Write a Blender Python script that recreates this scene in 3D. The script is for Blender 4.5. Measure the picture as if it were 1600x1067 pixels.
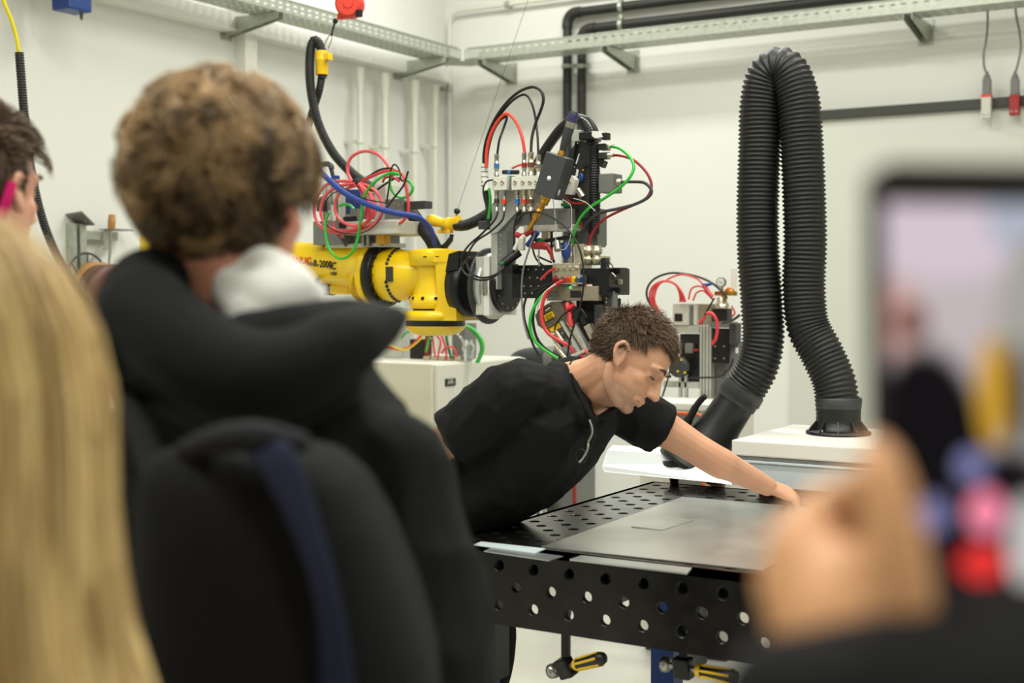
import bpy, bmesh, math, random
import numpy as np
from mathutils import Vector, Matrix
random.seed(7); RNG = np.random.default_rng(7)
for o in list(bpy.data.objects): bpy.data.objects.remove(o)
SC = bpy.context.scene
COL = SC.collection
PI = math.pi

# ------------------------------------------------------------------ camera
F = 2060.0                                   # focal length in pixels of the 1600 x 1067 frame
YAW, PITCH, CAMZ = math.radians(31.25), math.atan(78.5 / F), 1.5
cam = bpy.data.cameras.new('camera'); camo = bpy.data.objects.new('camera', cam); COL.objects.link(camo)
camo.location = (0, 0, CAMZ)
camo.rotation_euler = (PI / 2 - PITCH, 0, YAW)
cam.sensor_width = 36.0; cam.lens = F / 1600 * 36.0
cam.clip_start = 0.05; cam.clip_end = 60
cam.dof.use_dof = True; cam.dof.focus_distance = 3.95; cam.dof.aperture_fstop = 2.8
SC.camera = camo

# ------------------------------------------------------------------ world, exposure, ceiling light
w = bpy.data.worlds.new('world'); SC.world = w; w.use_nodes = True
w.node_tree.nodes['Background'].inputs[0].default_value = (0.75, 0.78, 0.70, 1)
w.node_tree.nodes['Background'].inputs[1].default_value = 0.12
SC.view_settings.view_transform = 'Standard'; SC.view_settings.look = 'None'
SC.view_settings.exposure = 0.06; SC.view_settings.gamma = 1.0
SC.view_settings.use_curve_mapping = False
CEIL = 4.3
LAMPS = [(-4.1, 6.5, 40), (-2.7, 5.4, 44), (-1.1, 5.0, 26), (0.9, 5.0, 22), (-2.4, 3.0, 30), (-0.9, 2.9, 46), (0.9, 2.9, 34), (-1.5, 0.5, 52), (1.1, 0.5, 36), (-3.0, 0.6, 24)]  # first panel is an unseen one added to brighten the wall corner
for i, (lx, ly, p) in enumerate(LAMPS):
    l = bpy.data.lights.new('ceiling_panel_light', 'AREA'); l.shape = 'RECTANGLE'; l.size = 1.15; l.size_y = 0.28
    l.energy = p; l.color = (1.0, 0.995, 0.935)
    lo = bpy.data.objects.new('ceiling_panel_light', l); COL.objects.link(lo); lo.location = (lx, ly, CEIL - 0.095)

# ------------------------------------------------------------------ pixel -> place
FWD = Vector((-math.sin(YAW) * math.cos(PITCH), math.cos(YAW) * math.cos(PITCH), -math.sin(PITCH)))
RGT = Vector((math.cos(YAW), math.sin(YAW), 0)); UPV = RGT.cross(FWD)
CAM = Vector((0, 0, CAMZ))
def ray(px, py): return FWD + RGT * ((px - 800) / F) - UPV * ((py - 533.5) / F)
def V(px, py, z): return CAM + ray(px, py) * z
def onY(px, py, Y): d = ray(px, py); return CAM + d * (Y / d.y)
def onX(px, py, X): d = ray(px, py); return CAM + d * (X / d.x)
def onZ(px, py, Z): d = ray(px, py); return CAM + d * ((Z - CAMZ) / d.z)
def depth(p): return (Vector(p) - CAM).dot(FWD)
def mpp(p): return depth(p) / F             # metres per pixel at a place

# ------------------------------------------------------------------ materials
def lin(c):
    return tuple((x / 255 / 12.92 if x / 255 <= .04045 else ((x / 255 + .055) / 1.055) ** 2.4) for x in c)
MATS = {}
def mat(name, rgb, rough=.5, metal=0, var=.0, scale=20, bump=0, spec=.5, coat=0, emit=0, trans=0, alpha=1, sss=0, stretch=None, bscale=None):
    if name in MATS: return MATS[name]
    m = bpy.data.materials.new(name); m.use_nodes = True; nt = m.node_tree; N = nt.nodes; L = nt.links
    b = N['Principled BSDF']; c = lin(rgb)
    b.inputs['Base Color'].default_value = (*c, 1); b.inputs['Roughness'].default_value = rough
    b.inputs['Metallic'].default_value = metal; b.inputs['Specular IOR Level'].default_value = spec
    b.inputs['Coat Weight'].default_value = coat; b.inputs['Transmission Weight'].default_value = trans
    b.inputs['Alpha'].default_value = alpha
    if sss: b.inputs['Subsurface Weight'].default_value = sss; b.inputs['Subsurface Radius'].default_value = (.01, .004, .002); b.inputs['Subsurface Scale'].default_value = 1
    if emit: b.inputs['Emission Color'].default_value = (*c, 1); b.inputs['Emission Strength'].default_value = emit
    if var or bump:
        t = N.new('ShaderNodeTexCoord'); mp = N.new('ShaderNodeMapping'); L.new(t.outputs['Object'], mp.inputs[0])
        if stretch: mp.inputs['Scale'].default_value = stretch
        n = N.new('ShaderNodeTexNoise'); n.inputs['Scale'].default_value = scale; n.inputs['Detail'].default_value = 5
        L.new(mp.outputs[0], n.inputs[0])
        if var:
            r = N.new('ShaderNodeMapRange'); r.inputs[1].default_value = .3; r.inputs[2].default_value = .7
            r.inputs[3].default_value = 1 - var; r.inputs[4].default_value = 1 + var
            L.new(n.outputs[0], r.inputs[0])
            mx = N.new('ShaderNodeVectorMath'); mx.operation = 'SCALE'; mx.inputs[0].default_value = c
            L.new(r.outputs[0], mx.inputs['Scale']); L.new(mx.outputs[0], b.inputs['Base Color'])
            r2 = N.new('ShaderNodeMapRange'); r2.inputs[3].default_value = max(.02, rough - .08); r2.inputs[4].default_value = min(1, rough + .08)
            L.new(n.outputs[0], r2.inputs[0]); L.new(r2.outputs[0], b.inputs['Roughness'])
        if bump:
            n2 = N.new('ShaderNodeTexNoise'); n2.inputs['Scale'].default_value = bscale or scale * 3; n2.inputs['Detail'].default_value = 3
            L.new(mp.outputs[0], n2.inputs[0])
            bp = N.new('ShaderNodeBump'); bp.inputs['Strength'].default_value = bump; bp.inputs['Distance'].default_value = .004
            L.new(n2.outputs[0], bp.inputs['Height']); L.new(bp.outputs[0], b.inputs['Normal'])
    MATS[name] = m
    return m
mat('wall_paint', (223, 224, 218), .8, var=.012, scale=1.2, bump=.03, bscale=60)
mat('door_paint', (204, 206, 196), .6, var=.012, scale=2)
mat('floor_epoxy', (200, 200, 190), .3, var=.015, scale=1.5)
mat('ceiling_paint', (225, 224, 214), .9)
mat('galvanised', (176, 180, 168), .42, .55, var=.12, scale=40)
mat('white_pipe', (214, 214, 202), .5)
mat('dark_pipe', (34, 34, 30), .55, var=.1, scale=30)
mat('rail_dark', (52, 54, 46), .5)
mat('black_plastic', (15, 15, 15), .42)
mat('black_matte', (17, 17, 17), .65)
mat('black_metal', (20, 20, 21), .33, .3)
mat('black_rubber', (21, 21, 20), .5, var=.15, scale=60)
mat('steel', (168, 166, 158), .3, .9, var=.06, scale=30)
mat('brushed', (190, 190, 184), .34, .85, var=.06, scale=60, stretch=(1, 12, 1))
mat('nickel', (196, 188, 168), .3, .85, var=.08, scale=50)
mat('brass', (190, 142, 58), .28, .9)
mat('alu', (196, 198, 192), .36, .6, var=.04, scale=30)
mat('alu_grey', (128, 130, 128), .45, .5, var=.06, scale=30)
mat('light_grey', (196, 195, 184), .5)
mat('mid_grey', (110, 110, 106), .5)
mat('dark_grey', (52, 53, 54), .48)
mat('robot_yellow', (246, 206, 6), .34, var=.02, scale=8, coat=.3)
mat('clip_yellow', (236, 192, 14), .38)
mat('cable_yellow', (222, 205, 20), .45)
mat('red_tube', (214, 52, 58), .35, coat=.3)
mat('pink_tube', (226, 84, 92), .35, coat=.3)
mat('bright_red', (222, 60, 40), .38)
mat('dark_red', (150, 24, 28), .42)
mat('green_tube', (38, 176, 48), .33, coat=.3)
mat('dark_green', (24, 104, 50), .4)
mat('blue_hose', (34, 60, 140), .6, var=.25, scale=120)
mat('blue_paint', (22, 58, 128), .4)
mat('blue_band', (40, 108, 176), .4)
mat('white', (228, 227, 218), .5)
mat('cabinet_white', (216, 216, 204), .5, var=.01, scale=3)
mat('grey_blue', (198, 211, 215), .4, .1)
mat('orange', (214, 92, 40), .45)
mat('led_green', (40, 255, 90), .4, emit=3)
mat('table_black', (44, 42, 39), .2, .75, var=.25, scale=18)
mat('sheet_metal', (206, 206, 200), .3, .9, var=.06, scale=5)
mat('plate_metal', (206, 210, 208), .3, .85, var=.05, scale=12)
mat('wood', (176, 130, 72), .55, var=.15, scale=12, stretch=(1, 1, .1))
mat('lamp_white', (255, 250, 232), .5, emit=2.2)
mat('clear', (225, 230, 228), .08, trans=.85)

# ------------------------------------------------------------------ mesh builder
def catmull(pts, n=8, closed=False):
    P = [Vector(p) for p in pts]; out = []
    m = len(P)
    if m < 3: return P
    for i in range(m if closed else m - 1):
        if closed: a, b, c, d = P[i - 1], P[i], P[(i + 1) % m], P[(i + 2) % m]
        else: a, b, c, d = P[max(i - 1, 0)], P[i], P[i + 1], P[min(i + 2, m - 1)]
        for k in range(n):
            t = k / n
            out.append(.5 * ((2 * b) + (c - a) * t + (2 * a - 5 * b + 4 * c - d) * t * t + (3 * b - a - 3 * c + d) * t ** 3))
    if not closed: out.append(P[-1])
    return out
def frames(pts, closed=False):
    """parallel-transport frames along a polyline"""
    n = len(pts); T = []
    for i in range(n):
        a = pts[i - 1] if (i > 0 or closed) else pts[i]; b = pts[(i + 1) % n] if (i < n - 1 or closed) else pts[i]
        t = b - a; T.append(t.normalized() if t.length > 1e-9 else Vector((0, 0, 1)))
    u = T[0].orthogonal().normalized(); out = []
    for i in range(n):
        u = (u - T[i] * u.dot(T[i]))
        u = u.normalized() if u.length > 1e-6 else T[i].orthogonal().normalized()
        out.append((T[i], u, T[i].cross(u)))
    return out
class MB:
    def __init__(s): s.v = []; s.f = []; s.sm = []
    def add(s, vs, fs, smooth=False):
        o = len(s.v); s.v += [tuple(v) for v in vs]; s.f += [tuple(o + i for i in f) for f in fs]; s.sm += [smooth] * len(fs); return s
    def box(s, a, b, bev=0, rot=None):
        """box between two opposite corners; rot = 3x3 matrix about its centre"""
        a, b = Vector(a), Vector(b); c = (a + b) / 2; h = Vector([abs(x) / 2 for x in (b - a)])
        return s.obox(c, h * 2, rot, bev)
    def obox(s, c, size, rot=None, bev=0):
        c = Vector(c); hx, hy, hz = [x / 2 for x in size]; R = rot.to_3x3() if rot is not None else Matrix.Identity(3)
        if bev and min(hx, hy, hz) > 0:
            e = min(bev, hx * .9, hy * .9, hz * .9)
            bm = bmesh.new(); bmesh.ops.create_cube(bm, size=1)
            for v in bm.verts: v.co = Vector((v.co.x * 2 * hx, v.co.y * 2 * hy, v.co.z * 2 * hz))
            bmesh.ops.bevel(bm, geom=list(bm.edges), offset=e, segments=2, profile=.6, affect='EDGES')
            bm.verts.index_update()
            vs = [c + R @ v.co for v in bm.verts]; fs = [[v.index for v in f.verts] for f in bm.faces]; bm.free()
            return s.add(vs, fs)
        vs = [c + R @ Vector((x * hx, y * hy, z * hz)) for x in (-1, 1) for y in (-1, 1) for z in (-1, 1)]
        return s.add(vs, [(0, 1, 3, 2), (4, 6, 7, 5), (0, 4, 5, 1), (2, 3, 7, 6), (0, 2, 6, 4), (1, 5, 7, 3)])
    def tube(s, pts, r, n=8, cap=True, closed=False, smooth=True):
        pts = [Vector(p) for p in pts]; fr = frames(pts, closed); m = len(pts)
        rr = r if hasattr(r, '__len__') else [r] * m
        vs = []
        for i in range(m):
            t, u, w_ = fr[i]
            for k in range(n):
                a = 2 * PI * k / n; vs.append(pts[i] + (u * math.cos(a) + w_ * math.sin(a)) * rr[i])
        fs = []
        for i in range(m if closed else m - 1):
            j = (i + 1) % m
            for k in range(n): fs.append((i * n + k, i * n + (k + 1) % n, j * n + (k + 1) % n, j * n + k))
        s.add(vs, fs, smooth)
        if cap and not closed:
            s.add(vs[:n], [tuple(range(n))[::-1]]); s.add(vs[-n:], [tuple(range(n))])
        return s
    def lathe(s, c, axis, prof, n=24, smooth=True, ang=None):
        """prof = [(distance along axis, radius)]"""
        c = Vector(c); axis = Vector(axis).normalized(); u = axis.orthogonal().normalized(); w_ = axis.cross(u); vs = []; fs = []
        for d, r in prof:
            for k in range(n):
                a = 2 * PI * k / n; vs.append(c + axis * d + (u * math.cos(a) + w_ * math.sin(a)) * r)
        for i in range(len(prof) - 1):
            for k in range(n): fs.append((i * n + k, i * n + (k + 1) % n, (i + 1) * n + (k + 1) % n, (i + 1) * n + k))
        s.add(vs, fs, smooth)
        s.add(vs[:n], [tuple(range(n))[::-1]]); s.add(vs[-n:], [tuple(range(n))])
        return s
    def cyl(s, a, b, r, n=16, smooth=True, r2=None):
        a, b = Vector(a), Vector(b); L = (b - a).length
        return s.lathe(a, b - a, [(0, r), (L, r if r2 is None else r2)], n, smooth)
    def torus(s, c, axis, R, r, n=28, m=8):
        c = Vector(c); axis = Vector(axis).normalized(); u = axis.orthogonal().normalized(); w_ = axis.cross(u)
        return s.tube([c + (u * math.cos(2 * PI * k / n) + w_ * math.sin(2 * PI * k / n)) * R for k in range(n)], r, m, closed=True)
    def prism(s, poly, d, bev=0):
        """closed polygon of 3-D points pushed along vector d"""
        P = [Vector(p) for p in poly]; d = Vector(d); n = len(P)
        s.add(P + [p + d for p in P], [tuple(range(n))[::-1], tuple(range(n, 2 * n))] + [(i, (i + 1) % n, n + (i + 1) % n, n + i) for i in range(n)])
        return s
    def sphere(s, c, r, n=16, m=10, sc=(1, 1, 1), rot=None):
        c = Vector(c); R = rot.to_3x3() if rot is not None else Matrix.Identity(3); vs = [c + R @ Vector((0, 0, r * sc[2]))]; fs = []
        for i in range(1, m):
            t = PI * i / m
            for k in range(n):
                a = 2 * PI * k / n
                vs.append(c + R @ Vector((r * sc[0] * math.sin(t) * math.cos(a), r * sc[1] * math.sin(t) * math.sin(a), r * sc[2] * math.cos(t))))
        vs.append(c - R @ Vector((0, 0, r * sc[2])))
        for k in range(n): fs.append((0, 1 + k, 1 + (k + 1) % n))
        for i in range(m - 2):
            for k in range(n): fs.append((1 + i * n + k, 1 + (i + 1) * n + k, 1 + (i + 1) * n + (k + 1) % n, 1 + i * n + (k + 1) % n))
        e = len(vs) - 1
        for k in range(n): fs.append((e, 1 + (m - 2) * n + (k + 1) % n, 1 + (m - 2) * n + k))
        return s.add(vs, fs, True)
    def mesh(s, name, off=(0, 0, 0)):
        me = bpy.data.meshes.new(name); ox, oy, oz = off
        me.from_pydata([(x - ox, y - oy, z - oz) for x, y, z in s.v], [], s.f)
        me.polygons.foreach_set('use_smooth', s.sm); me.update()
        bm = bmesh.new(); bm.from_mesh(me)
        bmesh.ops.recalc_face_normals(bm, faces=bm.faces); bm.to_mesh(me); bm.free()
        return me
    def build(s, name, m, parent=None, origin=None):
        off = tuple(parent.matrix_world.translation) if parent and origin is None else (0, 0, 0)
        if parent:
            off = WORLD[parent.name]
        elif origin is not None: off = tuple(origin)
        me = s.mesh(name, off); me.materials.append(MATS[m] if isinstance(m, str) else m)
        o = bpy.data.objects.new(name, me); COL.objects.link(o)
        if parent: o.parent = parent; WORLD[o.name] = WORLD[parent.name]
        else: o.location = off; WORLD[o.name] = tuple(off)
        return o
WORLD = {}                                    # where each object's origin stands
def empty(name, loc):
    o = bpy.data.objects.new(name, None); COL.objects.link(o); o.location = loc; o.empty_display_size = .1
    WORLD[o.name] = tuple(loc); return o
def tag(o, label, cat, group=None):
    o['label'] = label; o['category'] = cat
    if group: o['group'] = group
    return o
def thing(name, loc, label, cat, group=None): return tag(empty(name, loc), label, cat, group)
def struct(o, label=None):
    o['kind'] = 'structure'
    if label: o['label'] = label
    return o
def piece(name, me, loc, parent, rot=None, scale=None):
    """an object sharing mesh data, placed at a world point"""
    o = bpy.data.objects.new(name, me); COL.objects.link(o); o.parent = parent
    pw = Vector(WORLD[parent.name]) if parent else Vector((0, 0, 0))
    o.location = Vector(loc) - pw
    if rot is not None: o.rotation_euler = rot.to_euler() if hasattr(rot, 'to_euler') else rot
    if scale: o.scale = scale if hasattr(scale, '__len__') else (scale,) * 3
    WORLD[o.name] = tuple(loc); return o
def axis_rot(axis):
    return Vector((0, 0, 1)).rotation_difference(Vector(axis).normalized()).to_matrix()
def shared(mb, name, m):
    me = mb.mesh(name); me.materials.append(MATS[m]); return me
def boxY(x0, y0, x1, y1, Y, dy, mb=None, bev=0):
    """box with its face (towards -Y) over a pixel rectangle on the plane Y, dy deep"""
    cy, cx = (y0 + y1) / 2, (x0 + x1) / 2
    a = onY(x0, cy, Y); b = onY(x1, cy, Y); t = onY(cx, y0, Y); d = onY(cx, y1, Y)
    return (mb or MB()).box((a.x, Y, d.z), (b.x, Y + dy, t.z), bev)
def text_mesh(s, size, ext=.0006):
    c = bpy.data.curves.new('lettering', 'FONT'); c.body = s; c.size = size; c.extrude = ext; c.align_x = 'CENTER'; c.align_y = 'CENTER'; c.resolution_u = 2; c.offset = size * .018
    o = bpy.data.objects.new('lettering', c); COL.objects.link(o)
    me = bpy.data.meshes.new_from_object(o.evaluated_get(bpy.context.evaluated_depsgraph_get()))
    bpy.data.objects.remove(o); bpy.data.curves.remove(c)
    return me
def text(name, s, size, loc, right, up, m, parent, scale_x=1, tilt=0):
    """raised lettering; right / up = directions of the line and of the letters"""
    me = text_mesh(s, size); r = Vector(right).normalized(); u = Vector(up).normalized(); n = r.cross(u)
    pw = Vector(WORLD[parent.name])
    for v in me.vertices:
        v.co = Vector(loc) - pw + r * (v.co.x * scale_x + v.co.y * tilt) + u * v.co.y + n * v.co.z
    me.materials.clear(); me.materials.append(MATS[m])
    o = bpy.data.objects.new(name, me); COL.objects.link(o); o.parent = parent; WORLD[o.name] = WORLD[parent.name]
    return o
def corrugated(pts, r, pitch, amp, n=20):
    """ribbed hose: resampled path and radius wave"""
    P = catmull(pts, 14); acc = [0]
    for i in range(1, len(P)): acc.append(acc[-1] + (P[i] - P[i - 1]).length)
    L = acc[-1]; m = max(8, int(L / pitch) * 4); out = []; rr = []; j = 0
    for k in range(m + 1):
        d = L * k / m
        while j < len(acc) - 2 and acc[j + 1] < d: j += 1
        t = (d - acc[j]) / max(1e-9, acc[j + 1] - acc[j]); out.append(P[j].lerp(P[j + 1], min(1, t)))
        rr.append(r + (amp, 0, -amp, 0)[k % 4] if not callable(r) else r(d / L) + (amp, 0, -amp, 0)[k % 4])
    return MB().tube(out, rr, n)
# ================================================================== the room
K = V(697, 455, 9.5); XL, YR = K.x, K.y          # corner of the two walls in view
XR, YF = 3.2, -2.6
struct(MB().box((XL - .2, YF - .2, -.12), (XR + .2, YR + .2, 0)).build('floor', 'floor_epoxy'))
struct(MB().box((XL - .2, YF - .2, CEIL), (XR + .2, YR + .2, CEIL + .15)).build('ceiling', 'ceiling_paint'))
struct(MB().box((XL - .2, YF - .2, 0), (XL, YR + .2, CEIL)).build('wall_left', 'wall_paint'))
struct(MB().box((XL, YR, 0), (XR, YR + .2, CEIL)).build('wall_right', 'wall_paint'))
struct(MB().box((XR, YF - .2, 0), (XR + .2, YR + .2, CEIL)).build('wall_side', 'wall_paint'))
struct(MB().box((XL, YF - .2, 0), (XR, YF, CEIL)).build('wall_rear', 'wall_paint'))
struct(MB().box((XL, YF, 0), (XL + .012, YR - .012, .09)).build('baseboard_left', 'light_grey'))
struct(MB().box((XL, YR - .012, 0), (-2.65, YR, .09)).build('baseboard_right', 'light_grey'))
# ledge and upright trunking on the left wall
zl = onX(400, 63, XL).z
struct(MB().box((XL, YF, zl), (XL + .10, YR - .10, zl + .10), .004).build('trim_1', 'wall_paint'), 'pale ledge running along the wall under the tray')
ty = onX(393, 100, XL + .08).y
struct(MB().box((XL, ty - .05, 0), (XL + .08, ty + .05, CEIL), .004).build('trim_2', 'white'), 'upright white trunking on the wall')
# sliding door with its dark top rail
dz = onY(1285, 180, YR - .05).z
dx0 = onY(1236, 400, YR - .03).x
d = MB().box((dx0, YR - .035, 0.01), (XR, YR, dz - .02), .004).build('door_1', 'door_paint'); struct(d, 'pale grey sliding door under a dark rail')
a = onY(1236, 185, YR - .06)
struct(MB().box((a.x, YR - .07, dz - .028), (XR, YR, dz + .028), .003).build('trim_3', 'rail_dark'), 'dark rail above the sliding door')

# ------------------------------------------------------------------ ceiling luminaires
for i, (lx, ly, p) in enumerate(LAMPS):
    t = thing('ceiling_light', (lx, ly, CEIL), 'white rectangular ceiling light panel over the workshop', 'light', 'ceiling light panels')
    MB().box((lx - .62, ly - .18, CEIL - .07), (lx + .62, ly + .18, CEIL), .006).build('housing', 'white', t)
    MB().box((lx - .58, ly - .15, CEIL - .078), (lx + .58, ly + .15, CEIL - .0705)).build('diffuser', 'lamp_white', t)

# ------------------------------------------------------------------ cable trays
def perf(mb, o, u, v, L, H, pitch, sl, rows):
    """sheet o + u*L + v*H with rows of slots"""
    o, u, v = Vector(o), Vector(u), Vector(v); n = int(L / pitch); ys = [0]
    for a_, b_ in rows: ys += [a_, b_]
    ys.append(H); xs = [0]
    for k in range(n): xs += [k * pitch + (pitch - sl) / 2, k * pitch + (pitch + sl) / 2]
    xs.append(L); nx = len(xs)
    vs = [o + u * x + v * y for y in ys for x in xs]; fs = []
    for j in range(len(ys) - 1):
        for i in range(nx - 1):
            if j % 2 == 1 and i % 2 == 1: continue
            fs.append((j * nx + i, j * nx + i + 1, (j + 1) * nx + i + 1, (j + 1) * nx + i))
    return mb.add(vs, fs)
ZB, TH, TW = 3.052, .078, .20                    # tray bottom, side height, width
OFF = .40                                        # front side to wall
def tray(name, o, u, inw, L, label, brackets, wall_far):
    """o = outer bottom end, u along, inw towards the wall"""
    o, u, inw = Vector(o), Vector(u), Vector(inw); t = thing(name, o, label, 'cable tray')
    up = Vector((0, 0, 1))
    rows = [(.020, .030), (.046, .056)]
    perf(MB(), o, u, up, L, TH, .0625, .027, rows).build('side_panel', 'galvanised', t)
    MB().tube([o + up * TH, o + u * L + up * TH], .005, 5).build('rolled_edge', 'galvanised', t)
    perf(MB(), o + inw * TW, u, up, L, TH, .0625, .027, rows).build('side_panel', 'galvanised', t)
    perf(MB(), o, u, inw, L, TW, .0625, .024, [(.03, .038), (.08, .088), (.12, .128), (.17, .178)]).build('base_panel', 'galvanised', t)
    for s_ in brackets:
        p = o + u * s_; q = p + inw * (OFF - .003)
        mb = MB()
        hw = u * .022
        for sg in (-1, 1):
            b0 = p + hw * sg - inw * .015
            e = q + hw * sg
            mb.prism([b0 - up * .002, e - up * .002, e - up * .105, e - inw * .03 - up * .105, b0 - up * .04], u * .003 * sg)
        mb.prism([p - inw * .015 - hw - up * .002, q - hw - up * .002, q + hw - up * .002, p - inw * .015 + hw - up * .002], -up * .003)
        mb.prism([q - hw * 2 - up * .12, q + hw * 2 - up * .12, q + hw * 2 + up * .03, q - hw * 2 + up * .03], -inw * .006)
        mb.build('bracket', 'galvanised', t)
    return t
y_of = lambda px, py: onX(px, py, XL).y
x_of = lambda px, py: onY(px, py, YR).x
yc = YR - OFF - .05; xc = XL + OFF + .05          # trays stop short of the corner bend
Yst = .5
tl = tray('cable_tray', (XL + OFF, Yst, ZB), (0, 1, 0), (-1, 0, 0), yc - Yst, 'galvanised cable tray carried along the wall with the upright pipes', [y_of(352, 45) - Yst, y_of(642, 112) - Yst - .16, 1.6], None)
tr = tray('cable_tray', (xc, YR - OFF, ZB), (1, 0, 0), (0, 1, 0), XR - xc - .05, 'galvanised cable tray carried along the wall with the black pipes', [x_of(800, 118) - xc, x_of(990, 97) - xc, x_of(1447, 45) - xc], None)
# bend between the two
t = thing('cable_tray_bend', (XL + OFF, YR - OFF, ZB), 'galvanised curved tray piece joining both cable trays in the corner', 'cable tray')
c0 = Vector((XL + OFF, YR - OFF, ZB)); R = .13
cc = c0 + Vector((.05 + .0, -.05, 0))
arc = [Vector((XL + OFF, yc + .002, ZB))]
for k in range(9):
    a_ = PI / 2 * k / 8
    arc.append(Vector((XL + OFF + .05 - .05 * math.cos(a_), YR - OFF - .05 + .05 * math.sin(a_), ZB)))
arc[-1].x -= .002
outer = [Vector((XL + OFF - TW, yc + .002, ZB)), Vector((XL + OFF - TW, YR - OFF + .06, ZB)), Vector((XL + OFF - .06, YR - OFF + TW, ZB)), Vector((xc - .002, YR - OFF + TW, ZB))]
MB().prism(arc + outer[::-1], (0, 0, -.003)).build('base_panel', 'galvanised', t)
mb = MB()
for i in range(len(arc) - 1): mb.prism([arc[i], arc[i + 1], arc[i + 1] + Vector((0, 0, TH)), arc[i] + Vector((0, 0, TH))], (-.001, .001, 0))
mb.build('side_panel', 'galvanised', t)
mb = MB()
for i in range(3): mb.prism([outer[i], outer[i + 1], outer[i + 1] + Vector((0, 0, TH)), outer[i] + Vector((0, 0, TH))], (.001, -.001, 0))
mb.build('side_panel', 'galvanised', t)
MB().box((XL + OFF + .007, yc - .10, ZB + .008), (XL + OFF + .010, yc + .04, ZB + TH - .012)).build('coupling_plate', 'alu', t)
MB().box((xc - .03, YR - OFF - .010, ZB + .008), (xc + .10, YR - OFF - .007, ZB + TH - .012)).build('coupling_plate', 'alu', t)

# ------------------------------------------------------------------ upright pipes on the left wall
labels = ['slim pale conduit on the wall, first from the corded hose', 'pale wall conduit with a sleeve at the ledge, second from the corded hose',
          'pale wall conduit with a clip halfway, third from the corded hose', 'slim pale conduit on the wall, last before the corner pipe']
for (px, r, cy), lb in zip([(546, .017, 218), (585, .022, 226), (632, .022, 233), (664, .016, 225)], labels):
    y = onX(px, 200, XL + .04).y; x = XL + .125
    t = thing('conduit_pipe', (x, y, 0), lb, 'pipe')
    MB().tube([(x, y, .001), (x, y, zl - .05), ], r, 12).build('pipe', 'white_pipe', t)
    zc = onX(px, cy, x).z
    MB().cyl((x, y, zc - .012), (x, y, zc + .012), r + .007, 12).build('clip', 'white_pipe', t)
    MB().lathe((x, y, zl - .21), (0, 0, 1), [(0, r + .003), (.11, r + .012), (.159, r + .012)], 12).build('sleeve', 'white_pipe', t)
    MB().box((XL + .003, y - .012, zc - .012), (x, y + .012, zc + .012)).build('standoff', 'white_pipe', t)
# corner pipe, up and along the right wall
x0 = XL + .075; zt = onY(702, 19, YR - .06).z
t = thing('corner_pipe', (x0, YR - .06, 0), 'thin pale pipe rising in the corner and turning along the ceiling line', 'pipe')
p = [(x0, YR - .06, 0), (x0, YR - .06, zt - .08)] + [(x0 + .08 - .08 * math.cos(a), YR - .06, zt - .08 + .08 * math.sin(a)) for a in (.4, .8, 1.2, PI / 2)] + [(XR - .02, YR - .06, zt)]
MB().tube(p, .014, 10).build('pipe', 'white_pipe', t)
for px, py in ((793, 8), (1010, -20)):
    q = onY(px, py, YR - .06)
    MB().cyl((q.x - .015, YR - .06, zt), (q.x + .015, YR - .06, zt), .024, 10).box((q.x - .01, YR - .06, zt - .01), (q.x + .01, YR - .003, zt + .01)).build('pipe_clip', 'galvanised', t)
zv = onY(693, 139, YR - .06).z
MB().cyl((x0, YR - .06, zv - .025), (x0, YR - .06, zv + .025), .022, 10).cyl((x0 - .06, YR - .06, zv), (x0, YR - .06, zv), .008, 8).box((x0 - .07, YR - .075, zv - .012), (x0 - .05, YR - .045, zv + .012)).build('stop_valve', 'galvanised', t)

# ------------------------------------------------------------------ black wall pipes
for k, (pxv, pyh, pxq, lb) in enumerate([(886.5, 21, 886, 'black insulated wall pipe, the upper and outer one of two'), (909, 46, 909, 'black insulated wall pipe, the lower and inner one of two')]):
    Yp = YR - .07; q = onY(pxv, pyh, Yp); r = .031
    t = thing('insulated_pipe', (q.x, Yp, 0), lb, 'pipe')
    zh = q.z; R = .07
    MB().tube([(q.x, Yp, 0), (q.x, Yp, zh - R)], r, 14).build('upright_run', 'dark_pipe', t)
    MB().tube([(q.x + R, Yp, zh), (XR - .02, Yp, zh)], r, 14).build('level_run', 'dark_pipe', t)
    el = [(q.x, Yp, zh - R - .03)] + [(q.x + R - R * math.cos(a), Yp, zh - R + R * math.sin(a)) for a in [PI / 2 * i / 7 for i in range(8)]] + [(q.x + R + .03, Yp, zh)]
    MB().tube(el, r + .006, 14).build('elbow', 'dark_pipe', t)
    for s_, ax in (((q.x, Yp, onY(pxv, 104, Yp).z), (0, 0, 1)), ((onY(971, 12 if k == 0 else 38, Yp).x, Yp, zh), (1, 0, 0)), ((onY(1490, 0, Yp).x, Yp, zh), (1, 0, 0))):
        s_ = Vector(s_); ax = Vector(ax)
        MB().cyl(s_ - ax * .013, s_ + ax * .013, r + .008, 14).box(s_ + Vector((-.008, 0, -.008)), (s_.x + .008, YR - .003, s_.z + .008)).obox(s_ + (Vector((r + .02, 0, 0)) if ax.z else Vector((0, 0, r + .02))), (.024, .03, .024)).build('pipe_clamp', 'galvanised', t)

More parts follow.
